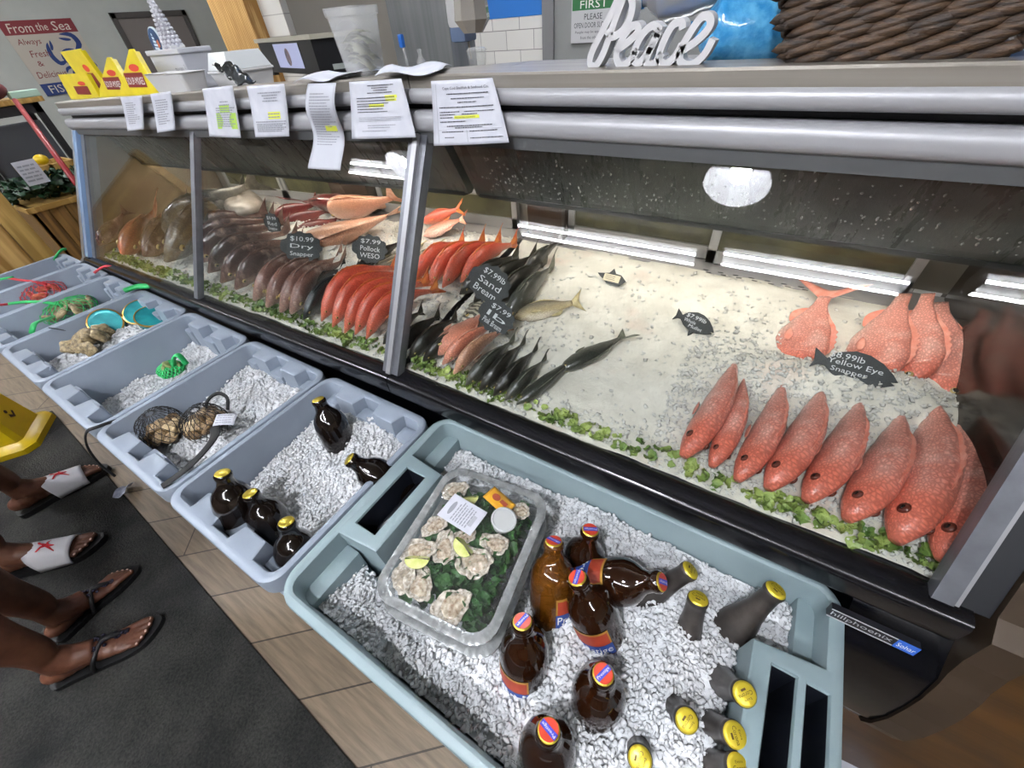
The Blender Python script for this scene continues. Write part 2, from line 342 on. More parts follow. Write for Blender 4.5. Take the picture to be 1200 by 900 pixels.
# white boarded partition with its wooden post
s = N('white_boards'); v = s.coord('Object', (1, 1, 1)); w = s.n('ShaderNodeTexBrick', Scale=1.); w.inputs['Brick Width'].default_value = 4; w.inputs['Row Height'].default_value = .13; w.inputs['Mortar Size'].default_value = .003
w.inputs['Color1'].default_value = c('#d6d5cf'); w.inputs['Color2'].default_value = c('#cfcec8'); w.inputs['Mortar'].default_value = c('#a3a29c')
mp = s.coord('Object', (1, 1, 1), (math.radians(90), 0, 0)); s.l(mp, w.inputs['Vector']); s.l(w.outputs['Color'], s.p.inputs['Base Color'])
p0 = Y(246, 0, 2.6); p1 = Y(300, 40, 2.6)
struct(MB().box((p1.x-.1, 2.7, 0), (Y(345, 55, 2.7).x, 2.76, CEIL)).build('wall_partition', s.m))
struct(MB().box((p0.x-.02, 2.58, 0), (p1.x+.02, 2.72, CEIL), b=.006).build('trim_1', wood_mat('pine_post', '#9c7136', '#d8b273', 1.2)))
# steel door on the back wall, its frame and safety sign
dx0, dx1 = Y(650, 40, YB-.04).x, Y(650, 40, YB-.04).x+.95
door = struct(MB().box((dx0, YB-.045, 0), (dx1, YB, 2.1), b=.004).build('door_1', M('grey_steel_door', '#8f918f', .45, .2)))
struct(MB().box((Y(636, 40, YB-.05).x, YB-.06, 0), (dx0, YB, 2.16), b=.004).box((dx1, YB-.06, 0), (dx1+.06, YB, 2.16), b=.004).build('trim_2', M('door_frame_paint', '#79797a', .5)))
def board(name, o, xd, yd, w, h, th, mats, label, cat, parts=(), group=None):
    """a flat panel: origin lower-left; parts = (name, material, verts, faces) lying on its face, in panel units"""
    mt = frame(o, xd, yd)
    b = MB().box((0, 0, -th), (w, h, 0)).build(name, mats); b.matrix_world = mt; tag(b, label, cat, group)
    for nm, mm, items in parts:
      for items in ([[it] for it in items] if nm.endswith('lettering') else [items]):
        q = MB()
        for vs, fs in items: q.add(vs, fs)
        q.build(nm, mm, b)
    return b
def T(sx, cx, cy, w, h, z=.0012, shear=0.):
    vs, fs = text_mesh(sx, 1, (w, h), shear=shear); return ([(p.x+cx, p.y+cy, z) for p in vs], fs)
def R(x0, y0, x1, y1, z=.0008): return ([(x0, y0, z), (x1, y0, z), (x1, y1, z), (x0, y1, z)], [(0, 1, 2, 3)])
def dashes(x0, x1, y, h, z=.001, gap=.35, words=True):
    vs, fs = [], []; x = x0
    while x < x1-h*.6:
        w = min(random.uniform(1.2, 4.5)*h, x1-x); k = len(vs)
        vs += [(x, y-h/2, z), (x+w, y-h/2, z), (x+w, y+h/2, z), (x, y+h/2, z)]; fs.append((k, k+1, k+2, k+3)); x += w+h*gap*1.6
    return (vs, fs)
a = Y(669, 46, YB-.06); b_ = Y(718, 46, YB-.06); W = b_.x-a.x+.01; H = W*.95
green = M('safety_green', '#2f6f3f', .6)
board('safety_sign', a+Vector((0, 0, -.02)), (1, 0, 0), (0, 0, 1), W, H, .003, white_paint, 'white safety sign with green band reading SAFETY FIRST on grey steel door', 'sign', [
    ('green_band', green, [R(.02*W, .55*H, .98*W, .98*H)]), ('heading', white_ink, [T('Safety', W*.5, H*.84, W*.6, H*.15, .0016, .2), T('FIRST', W*.5, H*.64, W*.6, H*.13, .0016)]),
    ('wording', ink, [T('PLEASE', W*.5, H*.44, W*.4, H*.1), T('OPEN DOOR SLOWLY', W*.5, H*.30, W*.86, H*.09), T('People may be approaching', W*.5, H*.18, W*.8, H*.055), T('from the other side', W*.5, H*.09, W*.55, H*.055)])])
# poster and framed panel on the left wall
A, Bp, Cc, Dd = [X(*q, XW+.012) for q in ((47, 113), (121, 101), (2, 25), (82, 12))]
pw = .70; ph = .68; red = M('poster_red', '#7d3238', .8); navyp = M('poster_navy', '#2a3f76', .8)
def crab(w, h):
    cx, cy = w*.70, h*.50; vs = []; fs = []
    n = 22; vs = [(cx+w*.16*math.cos(2*PI*i/n), cy-h*.02+h*.13*math.sin(2*PI*i/n), .001) for i in range(n)]; fs = [tuple(range(n))]
    out = [(vs, fs)]
    def arm(pts, r):
        q = catmull([Vector((x*w, y*h, .001)) for x, y in pts], 4); V = []
        for i, p in enumerate(q):
            t = (q[min(i+1, len(q)-1)]-q[max(i-1, 0)]).normalized(); nn = Vector((-t.y, t.x, 0)); k = r*w*math.sin(PI*(.12+.86*i/(len(q)-1)))
            V += [p+nn*k, p-nn*k]
        out.append((V, [(2*i, 2*i+1, 2*i+3, 2*i+2) for i in range(len(q)-1)]))
    arm([(.56, .44), (.47, .42), (.42, .52), (.44, .64), (.47, .70)], .035); arm([(.47, .60), (.50, .66), (.52, .73)], .02); arm([(.80, .56), (.90, .66), (.86, .78), (.70, .80)], .04); arm([(.82, .72), (.74, .73), (.66, .75)], .02)
    arm([(.62, .36), (.52, .34), (.48, .28)], .02); arm([(.66, .34), (.58, .28), (.55, .22)], .02); arm([(.82, .36), (.90, .30), (.93, .24)], .02); arm([(.84, .42), (.94, .38), (.97, .32)], .02)
    return out
board('fish_market_poster', Vector((XW+.014, 2.12, 1.09)), (0, 1, 0), (0, 0, 1), pw, ph, .01, M('poster_cream', '#b9b3a8', .8), 'vintage From the Sea fish market poster with a blue crab on the wall', 'poster', [
    ('red_band', red, [R(0, ph*.82, pw, ph)]), ('navy_band', navyp, [R(0, 0, pw, ph*.17)]), ('crab_print', navyp, crab(pw, ph)),
    ('pale_lettering', M('poster_pale', '#cfc8ba', .8), [T('From', pw*.24, ph*.905, pw*.34, ph*.12, .0018, .2), T('the', pw*.53, ph*.91, pw*.16, ph*.10, .0018, .2), T('Sea', pw*.79, ph*.91, pw*.26, ph*.12, .0018, .2), T('FISH', pw*.25, ph*.085, pw*.32, ph*.11, .0018), T('MARKET', pw*.69, ph*.085, pw*.5, ph*.11, .0018)]),
    ('red_lettering', red, [T('Always', pw*.24, ph*.72, pw*.32, ph*.1, .001, .2), T('Fresh', pw*.28, ph*.57, pw*.27, ph*.09, .001, .2), T('&', pw*.2, ph*.44, pw*.08, ph*.07, .001), T('Delicious', pw*.26, ph*.29, pw*.42, ph*.09, .001, .2)])])
q0, q1 = X(127, 15, XW+.02), X(213, 5, XW+.02)
fr = MB()
fr.box((XW, q0.y, 1.0), (XW+.03, q0.y+.06, q0.z), b=.004).box((XW, q1.y-.06, 1.0), (XW+.03, q1.y, q0.z), b=.004).box((XW, q0.y, q0.z-.06), (XW+.03, q1.y, q0.z), b=.004).box((XW, q0.y, .98), (XW+.03, q1.y, 1.03), b=.004)
w1 = struct(fr.build('window_1', M('dark_grey_frame', '#4d4b49', .6)))
struct(MB().box((XW, q0.y+.05, 1.02), (XW+.015, q1.y-.05, q0.z-.05)).build('window_1_shutter', M('grey_shutter', '#7c7672', .7), w1))

# ceiling lights: rows of twin-tube fixtures and round glass lamps (some show in the case glass, the rest are added light)
tube_m = M('lit_tube', '#f6f8ff', .5, emit=36.); lamp_m = M('lit_lamp', '#f6f7ff', .5, emit=230.); fix_m = M('fixture_housing', '#c9c9c6', .5)
where = {}
def fixture(x0, x1, y, z=2.9, lab=''):
    t = thing('ceiling_light', lab, 'ceiling light', ((x0+x1)/2, y, z), group='twin tube ceiling lights'); h = (x1-x0)/2
    MB().box((-h, -.11, .03), (h, .11, .10), b=.008).build('housing', fix_m, t)
    for s_ in (-.068, .068): MB().tube([(-h+.02, s_, 0), (h-.02, s_, 0)], .0105, 10).build('tube', tube_m, t, smooth=True)
    for a_, b_ in ((-h, -h+.02), (h-.02, h)): MB().box((a_, -.09, -.02), (b_, .09, .03)).build('end_cap', fix_m, t)
fixture(-2.1, -.41, -1.95, lab='twin tube ceiling light left of the customer side row')
fixture(-.25, .90, -1.88, lab='twin tube ceiling light above the customer, middle of its row')
fixture(1.15, 2.5, -1.75, lab='twin tube ceiling light at right end of the customer side row')
fixture(-4.5, -3.3, -1.35, lab='twin tube ceiling light over the far end of the totes')
fixture(-6.6, -5.2, 1.9, lab='added twin tube ceiling light before the framed shutter on the far wall')  # unseen fixture added to brighten the far left wall
fixture(-6.9, -5.6, -.6, lab='added twin tube ceiling light nearest the poster wall')  # unseen fixture added for more light at the left
fixture(-1.6, -.3, 1.9, lab='added twin tube ceiling light over the kitchen by the tiled wall')  # unseen fixture added to give the kitchen enough light
fixture(-5.0, -3.7, 1.7, lab='added twin tube ceiling light over the kitchen by the wooden post')  # also unseen, added for light on the kitchen side
shade_m = M('lit_ribbed_shade', '#f3f4f6', .3, 0, emit=.5)
def bay(x, y, z, lab):
    t = thing('bay_lamp', lab, 'ceiling lamp', (x, y, z), group='round glass ceiling lamps')
    MB().lathe([(.02, .30), (.05, .28), (.07, .16), (.06, .12)], 20).build('housing', fix_m, t, smooth=True)
    MB().lathe([(.065, .12), (.12, .09), (.16, .02), (.165, 0)], 28, cap=False).build('glass_shade', shade_m, t, smooth=True)
    MB().sphere((0, 0, .07), (.055, .055, .05), 16, 10).build('bulb', lamp_m, t, smooth=True)
    MB().tube([(0, 0, .29), (0, 0, CEIL-z)], .008, 8).build('stem', fix_m, t)
bay(-.22, -.83, 2.62, 'round glass ceiling lamp above the beer tote'); bay(-3.0, -1.05, 2.7, 'far round glass ceiling lamp above the left totes')

# ------------------------------------------------------------------ the two refrigerated cases
def xprof(x0, x1, poly, mb=None):
    mb = mb or MB(); n = len(poly); vs = [(x, y, z+S(x)) for x in (x0, x1) for y, z in poly]
    tri = tessellate_polygon([[Vector((y, z, 0)) for y, z in poly]])
    return mb.add(vs, [tuple(t) for t in tri]+[tuple(i+n for i in reversed(t)) for t in tri]+[(i, (i+1) % n, (i+1) % n+n, i+n) for i in range(n)])
def rr(y0, z0, y1, z1, r, k=4):
    out = []
    for cx, cy, a0 in ((y1-r, z0+r, -90), (y1-r, z1-r, 0), (y0+r, z1-r, 90), (y0+r, z0+r, 180)):
        for i in range(k+1): a = math.radians(a0+90*i/k); out.append((cx+r*math.cos(a), cy+r*math.sin(a)))
    return out
GB, GT = (.412, .872), (.642, 1.274)          # front glass foot and top (y, z)
def gp(t, off=0.):
    dy, dz = GT[0]-GB[0], GT[1]-GB[1]; L = math.hypot(dy, dz); return (GB[0]+dy*t-off*dz/L, GB[1]+dz*t+off*dy/L)
def strip(x0, x1, o0, o1, t0=0., t1=1., mb=None): return xprof(x0, x1, [gp(t0, o0), gp(t1, o0), gp(t1, o1), gp(t0, o1)], mb)
CASES = {}
def case(x0, x1, label, mull=()):
    t = thing('display_case', label, 'display case', (x0 if x0 < -1 else (x0+x1)/2, .75, 0)); off = t.matrix_world.inverted()
    def bld(mb, name, mats, parent=t, **k):
        o = mb.build(name, mats, None, **k); o.parent = parent
        o.matrix_parent_inverse = off if parent is t else Matrix.Identity(4); return o
    e = .0015
    x0, x1 = x0+e, x1-e
    bld(xprof(x0, min(x1, .346), rr(.384, .825, .432, .876, .012)), 'front_bumper', blackp, ang=40)
    bld(xprof(x0, x1, [(.40, .83), (.43, .83), (.46, .60), (.56, .545), (.56, .05), (1.12, .05), (1.12, .82), (1.0, .80), (.46, .79), (.44, .60)][0:5]+[(.56, .0), (1.12, .0), (1.12, .80), (.46, .80), (.43, .835)]), 'cabinet_base', navy, ang=30)
    bld(xprof(x0, x1, [(.436, .80), (1.06, .80), (1.06, .94), (.965, .94), (.95, .89), (.436, .83)]), 'display_deck', alum)
    bld(xprof(x0, x1, rr(.625, 1.327, .668, 1.350, .010)), 'upper_hood_rail', hoodm, ang=40)
    bld(xprof(x0, x1, [(.632, 1.349), (.72, 1.349), (.72, 1.345), (1.06, 1.335), (1.06, 1.347), (.722, 1.347), (.715, 1.368), (.634, 1.368), (.632, 1.365)]), 'steel_top_ledge', steel)
    bld(xprof(x0, x1, [(.655, 1.31), (.70, 1.31), (.70, 1.335), (.655, 1.335)]), 'hood_gap', black_gap)
    bld(xprof(x0, x1, rr(.622, 1.284, .675, 1.317, .013)), 'lower_hood_rail', hoodm, ang=40)
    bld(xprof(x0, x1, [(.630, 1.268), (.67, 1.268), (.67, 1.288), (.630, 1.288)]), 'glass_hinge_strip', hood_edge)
    bld(xprof(x0+.01, x1-.01, [(.665, 1.275), (.705, 1.255), (.762, 1.150), (.768, 1.136), (.782, 1.134), (.80, 1.15), (.86, 1.235), (1.04, 1.235), (1.04, 1.33), (.665, 1.33)]), 'light_canopy', wet)
    bld(xprof(x0+.02, x1-.02, [(.764, 1.132), (.786, 1.130), (.786, 1.138), (.764, 1.140)]), 'canopy_lip', M('dark_lip', '#2b2b28', .4))
    bld(xprof(x0+.05, x1-.05, rr(.785, 1.146, .805, 1.166, .008)), 'case_light_tube', M('case_light', '#fff3e2', .5, emit=15. if x0 < -1 else 9.))
    bld(xprof(x0+.004, x1-.004, [(1.035, .965), (1.06, .965), (1.06, 1.335), (1.035, 1.335)]), 'back_wall', M('back_wall_metal', '#77736c', .4, .3))
    bld(xprof(x0+.004, x1-.004, [(1.018, 1.045), (1.034, 1.045), (1.034, 1.11), (1.018, 1.11)]), 'door_header', M('mottled_header', '#9c9c94', .4, .2, '#77776f', 25))
    bld(xprof(x0+.004, x1-.004, [(.962, .945), (1.036, .945), (1.036, .957), (.962, .955)]), 'back_ledge', M('pale_ledge', '#a9a6a6', .3, .3))
    edges = [x0]+[q for q, _ in mull]+[x1]
    for a_, b_ in zip(edges, edges[1:]): bld(strip(a_+.004, b_-.004, -.002, .003, 0, .995), 'glass_pane', glass)
    for q, wd in mull:
        bld(strip(q-wd/2, q+wd/2, -.004, .014), 'mullion', alum)
    return t, bld
RC, rb = case(XJ, .362, 'right refrigerated fish case with sloping glass and yellow eye snapper')
LC, lb = case(-2.36, XJ, 'left refrigerated fish case with two panes beyond the grey post', [(-1.445, .022)])
for bld, x0, x1 in ((rb, XJ+.002, XJ+.022), (lb, XJ-.022, XJ-.002)):
    bld(strip(x0, x1, -.006, .014), 'glass_post', alum)
rb(strip(XJ-.006, XJ+.006, .0141, .021), 'post_cover', alum_light)
rb(strip(.305, .326, -.006, .014), 'glass_post', alum); rb(strip(.326, .332, -.006, .010), 'post_edge', alum_light); rb(strip(.332, .3605, -.004, .006), 'dark_end_strip', black_gap)
lb(strip(-2.358, -2.325, -.006, .016), 'glass_post', M('post_painted_blue_reflection', '#9fc0ea', .2, .5)); lb(strip(-2.323, -2.29, -.03, .004), 'glass_post', alum)  # blue of a reflection is put into the end post colour
EP = [(.662, 1.30), (.635, 1.285), (.392, .872), (.366, .855), (.362, .79), (.372, .70), (.405, .60), (.47, .555), (.60, .54), (1.12, .54), (1.12, 1.33), (.662, 1.33)]
endm = M('bronze_grey_end_trim', '#3d3227', .42, .35, '#4b3e31', 4, stretch=(1, 1, .3))
ER = [(.662, 1.30), (.640, 1.285), (.405, .885), (.380, .868), (.374, .82), (.366, .79), (.358, .772), (.347, .735), (.341, .70), (.336, .655), (.337, .61), (.345, .58), (.37, .56), (.46, .545), (.60, .535), (1.12, .535), (1.12, 1.33), (.662, 1.33)]
rb(xprof(.362, .402, ER), 'end_panel', endm)
rb(xprof(.257, .3615, [(.43, .835), (.416, .828), (.389, .798), (.364, .772), (.351, .733), (.345, .70), (.340, .655), (.341, .612), (.349, .584), (.374, .565), (.46, .55), (.56, .55), (.56, .80)]), 'corner_cover', navy, ang=40)
rb(xprof(.340, .3605, [(.43, .88), (.665, 1.27), (1.03, 1.27), (1.03, .88)]), 'inner_end_wall', pan_m)
lb(xprof(-2.39, -2.362, EP), 'end_panel', M('left_end_panel', '#8c8f94', .3, .6)); lb(xprof(-2.338, -2.334, [(.45, .90), (.655, 1.25), (1.03, 1.25), (1.03, .88)]), 'inner_end_wall', M('end_painted_brown_reflection', '#6d5f4c', .18, .3, '#8a7a62', 5))  # brown reflections on the inner wall are put into its colour
# maker's badge on the right case
P0 = Y(1074, 764, .345); P0.x -= .0445; P0.y = .3475; bq = frame(P0, (1, 0, 0), (0, .13, 1))
bd = MB().box((-.043, -.0085, -.006), (.045, .0085, .003)).build('maker_badge', M('badge_dark', '#1c1d22', .3)); bd.parent = RC; bd.matrix_parent_inverse = RC.matrix_world.inverted(); bd.matrix_world = bq
q = MB().box((-.043, .0070, .003), (.024, .0085, .0036)).box((-.043, -.0085, .003), (.024, -.0070, .0036)); q.add(*T('hillphoenix', -.010, 0, .062, .0095, .0036)); q.build('badge_lettering', M('badge_silver', '#c9cbd0', .3, .4), bd)
q = MB(); q.box((.0245, -.0085, .003), (.045, .0085, .0036)); q.build('blue_badge', M('badge_blue', '#2f62c0', .3), bd); q = MB(); q.add(*T('Sohar', .0345, 0, .017, .008, .004)); q.build('blue_badge_lettering', white_ink, bd)
# sliding doors at the back: frames with misted panes, the dark pillars between
def sdoor(bld, par, x0, x1, y=1.03, z0=.963, z1=1.05):
    f = MB(); s0 = .018
    for a_, b_, p0, p1 in ((x0, x1, z0, z0+.030), (x0, x1, z1-.01, z1), (x0, x0+s0, z0, z1), (x1-s0, x1, z0, z1)):
        xprof(a_, b_, [(y-.014, p0), (y, p0), (y, p1), (y-.014, p1)], f)
    o = bld(f, 'sliding_door', alum_light); bld(xprof(x0+.01, x1-.01, [(y-.007, z0+.008), (y-.003, z0+.008), (y-.003, z1-.004), (y-.007, z1-.004)]), 'pane', door_pane_m, parent=o)
sdoor(rb, RC, -.475, -.09); sdoor(rb, RC, -.105, .275, 1.014)
sdoor(lb, LC, -2.25, -1.80, 1.03, .960, 1.07); sdoor(lb, LC, -1.79, -1.44, 1.03, .960, 1.07); sdoor(lb, LC, -1.22, -.64, 1.03, .957, 1.06)
for bld, x0, x1 in ((rb, -.585, -.48), (lb, -1.43, -1.23)): bld(xprof(x0, x1, [(.99, .955), (1.03, .955), (1.03, 1.2), (.97, 1.2)]), 'back_pillar', M('dark_brown_pillar', '#4c4038', .2, .5))
v_ = MB()
for i in range(14): v_.box((-.10+.016*(i//2*2)+.008*(i % 2), .9625-.01*(i % 2)-.004, .9625), (-.089+.016*(i//2*2)+.008*(i % 2), .965-.01*(i % 2)-.004, .9632))
rb(v_, 'vent_slots', black_gap)
wm = ply_mat()
tag(MB().box((.415, .46, 0), (1.7, 1.2, 1.12), b=.006).build('wooden_counter', wm), 'brown plywood counter side right of the fish case', 'counter')
# droplets of condensation on the light canopies, behind the glass
dr = MB(); up = Vector((0, 0, 1))
for i in range(420):
    x = random.uniform(-.55, .33); k = random.random()**.6; y, z = .705+.057*k, 1.255-.105*k
    r = random.uniform(.0006, .0019); mt = frame(Vector((x, y-.0006, z+S(x)-.0003)), (1, 0, 0), (0, .057, -.105))
    dr.sphere((0, 0, 0), (r, r*random.choice((1, 1, 2.2)), r*.6), 6, 4, mt)
tag(dr.build('condensation', M('water_drop', '#dfe3e0', .08, .7), smooth=True), 'water droplets on the steel light canopy behind the right glass', 'water droplets', kind='stuff')

# ------------------------------------------------------------------ ice and greens in the cases
def vnoise(x, y, s, seed=0):
    """smooth value noise, numpy"""
    g = np.random.default_rng(seed).random((64, 64)); x = np.asarray(x)*s; y = np.asarray(y)*s; xi = np.floor(x).astype(int); yi = np.floor(y).astype(int); u = x-xi; v = y-yi
    u = u*u*(3-2*u); v = v*v*(3-2*v); q = lambda a, b: g[(xi+a) % 64, (yi+b) % 64]
    return (q(0, 0)*(1-u)+q(1, 0)*u)*(1-v)+(q(0, 1)*(1-u)+q(1, 1)*u)*v
def Sv(x): return .033*np.minimum(0., np.asarray(x)-XJ)
MOUNDS = [(.09, .70, .13, .045, .030), (.25, .72, .10, .05, .030), (-1.22, .70, .12, .07, .05), (-.98, .64, .06, .05, .035), (-1.45, .80, .12, .06, .03), (-1.75, .50, .3, .04, .012), (-.50, .66, .05, .05, .018), (-.36, .56, .05, .04, .012), (-1.15, .70, .2, .07, .02), (-.15, .85, .3, .1, .008)]
def bedh(x, y):
    x = np.asarray(x, float); y = np.asarray(y, float); h = .87+.16*(y-.44)+Sv(x)
    for a, b, sx, sy, k in MOUNDS: h = h+k*np.exp(-((x-a)/sx)**2-((y-b)/sy)**2)
    return h+.006*(vnoise(x+9, y+9, 14, 1)-.5)+.0035*(vnoise(x+9, y+9, 55, 2)-.5)
def heightfield(name, x0, x1, y0, y1, fn, d, mat_, label, cat='ice', mask=None, skirt=.05):
    nx, ny = int((x1-x0)/d), int((y1-y0)/d); xs = np.linspace(x0, x1, nx+1); ys = np.linspace(y0, y1, ny+1); Xg, Yg = np.meshgrid(xs, ys); Zg = fn(Xg, Yg)
    mb = MB(); mb.v = list(zip(Xg.ravel().tolist(), Yg.ravel().tolist(), Zg.ravel().tolist())); w = nx+1
    mb.f = [(j*w+i, j*w+i+1, (j+1)*w+i+1, (j+1)*w+i) for j in range(ny) for i in range(nx)]; mb.mi = [0]*len(mb.f)
    o = mb.build(name, mat_, smooth=True); tag(o, label, cat, kind='stuff'); return o
def chips(name, P, size, mat_, parent, flat=.55, tall=None):
    """irregular splinters of crushed ice, one mesh"""
    n = len(P); base = np.array([(1, 0, 0), (-1, 0, 0), (0, 1, 0), (0, -1, 0), (0, 0, 1), (0, 0, -1), (.6, .6, .5), (-.6, -.5, -.5)], float)
    fcs = np.array([(6, 0, 2), (6, 2, 4), (6, 4, 0), (0, 4, 3), (3, 4, 1), (1, 4, 2), (7, 1, 5), (7, 5, 3), (7, 3, 1), (0, 3, 5), (0, 5, 2), (2, 5, 1)])
    V = base[None]*rng.uniform(.55, 1.25, (n, 8, 1))*np.array([1, .75, flat])
    yw = rng.uniform(0, 2*PI, n); tx, ty = rng.normal(0, .17, (2, n)); a = np.stack([np.cos(yw/2), tx, ty, np.sin(yw/2)], 1); a /= np.linalg.norm(a, axis=1, keepdims=True); w, x, y, z = a.T   # splinters lie nearly flat
    Rm = np.stack([np.stack([1-2*(y*y+z*z), 2*(x*y-z*w), 2*(x*z+y*w)], -1), np.stack([2*(x*y+z*w), 1-2*(x*x+z*z), 2*(y*z-x*w)], -1), np.stack([2*(x*z-y*w), 2*(y*z+x*w), 1-2*(x*x+y*y)], -1)], -2)
    V = np.einsum('nij,nkj->nki', Rm, V)*(size*rng.uniform(.5, 1.3, (n, 1, 1)))+np.asarray(P)[:, None, :]
    Fc = (fcs[None]+(np.arange(n)*8)[:, None, None]).reshape(-1, 3)
    me = bpy.data.meshes.new(name); me.vertices.add(n*8); me.vertices.foreach_set('co', V.reshape(-1)); me.loops.add(Fc.size); me.loops.foreach_set('vertex_index', Fc.reshape(-1).astype(np.int32))
    me.polygons.add(len(Fc)); me.polygons.foreach_set('loop_start', np.arange(0, Fc.size, 3, dtype=np.int32)); me.polygons.foreach_set('loop_total', np.full(len(Fc), 3, np.int32)); me.update(calc_edges=True); me.validate()
    me.materials.append(mat_); o = bpy.data.objects.new(name, me); COL.objects.link(o); o.parent = parent; o['kind'] = 'stuff'; return o
def scatter(x0, x1, y0, y1, n, fn, dens=None, lift=.0):
    P = np.stack([rng.uniform(x0, x1, n), rng.uniform(y0, y1, n)], 1)
    if dens is not None: P = P[rng.random(n) < dens(P[:, 0], P[:, 1])]
    return np.c_[P, fn(P[:, 0], P[:, 1])+rng.uniform(-.003, .003+lift, len(P))]
bi = heightfield('crushed_ice', XJ+.01, .357, .434, .968, bedh, .0065, bed_ice, 'wide bed of crushed ice under the snapper in the right case')
def dens_r(x, y):
    d = .05+1.0*np.exp(-((y-.60)/.15)**2)*(x > -.06)+.75*np.exp(-((x+.50)/.12)**2-((y-.60)/.16)**2)+.4*(y < .50); return np.clip(d, 0, 1)
chips('ice_chips', scatter(XJ+.012, .352, .437, .962, 17000, bedh, dens_r, .002), .0052, bed_chip, bi)
bl = heightfield('crushed_ice', -2.325, XJ-.01, .434, .968, bedh, .009, bed_ice, 'bed of crushed ice under the brown and pink fish in the left case')
chips('ice_chips', scatter(-2.3, XJ-.012, .437, .962, 13000, bedh, None, .002), .006, bed_chip, bl)
def leaves(name, pts, size, mat_, label, parent=None, cat='greens'):
    mb = MB()
    for p in pts:
        s_ = size*random.uniform(.55, 1.25); e = Matrix.Rotation(random.uniform(0, 2*PI), 4, 'Z') @ Matrix.Rotation(random.uniform(-.9, .9), 4, 'X') @ Matrix.Rotation(random.uniform(-.7, .7), 4, 'Y')
        k = random.uniform(0, 6); cu = random.uniform(-.6, .9)
        def fn(u, v):
            a = (v-.5)*2; wd = .55*math.sin(PI*min(.98, u*.92+.08))**.7
            x = (u-.3)*1.2; y = a*wd*(1+.22*math.sin(9*u+k)); z = cu*x*x*.6+.16*math.sin(7*u+k+4*a)+.22*abs(a)
            return Vector((x, y, z))*s_
        mb.grid(fn, 5, 4, Matrix.Translation(Vector(p)) @ e)
    o = mb.build(name, mat_, parent, smooth=True)
    if label: tag(o, label, cat, kind='stuff')
    else: o['kind'] = 'stuff'
    return o
def lp(x0, x1, n, y0=.440, y1=.468):
    o = []
    for _ in range(n):
        x = random.uniform(x0, x1); y = random.uniform(y0, y1); o.append((x, y, float(bedh(x, y))+random.uniform(.001, .012)))
    return o
clump = [(x_, w_) for x_, w_ in ((-.57, .07), (-.50, .06), (-.43, .06), (-.36, .03), (-.23, .06), (-.17, .04), (-.13, .03), (-.06, .02), (.02, .02), (.06, .02), (.12, .04), (.17, .05), (.22, .05), (.28, .05))]
pts = []
for x_, w_ in clump: pts += lp(max(XJ+.02, x_-w_*.75), min(.315, x_+w_*.75), int(22*w_/.05))
pts += lp(XJ+.02, .29, 60)
leaves('lettuce_garnish', pts, .013, lettuce_m, 'strip of chopped green lettuce along the front of the right case')
leaves('lettuce_garnish', lp(-2.28, XJ-.03, 480, .440, .474), .014, lettuce_m, 'thick strip of green lettuce along the front of the left case')
# ------------------------------------------------------------------ totes
def tote_outline(a, b, bumps, r=.02, dep=.008):
    """inner outline, long axis along x; bumps = (centre y, half width, depth) on both short ends"""
    def end(sx):
        pts = []
        for cy, hw, d in sorted(bumps): pts += [(a, cy-hw-dep), (a-d, cy-hw), (a-d, cy+hw), (a, cy+hw+dep)]
        return pts if sx > 0 else [(-x, -y) for x, y in pts]
    def corner(cx, cy, a0): return [(cx+r*math.cos(math.radians(a0+90*i/4)), cy+r*math.sin(math.radians(a0+90*i/4))) for i in range(5)]
    return corner(a-r, -b+r, -90)+end(1)+corner(a-r, b-r, 0)+corner(-a+r, b-r, 90)+end(-1)+corner(-a+r, -b+r, 180)
def rect_outline(a, b, r, k=6):
    o = []
    for cx, cy, a0 in ((a-r, -b+r, -90), (a-r, b-r, 0), (-a+r, b-r, 90), (-a+r, -b+r, 180)): o += [(cx+r*math.cos(math.radians(a0+90*i/k)), cy+r*math.sin(math.radians(a0+90*i/k))) for i in range(k+1)]
    return o
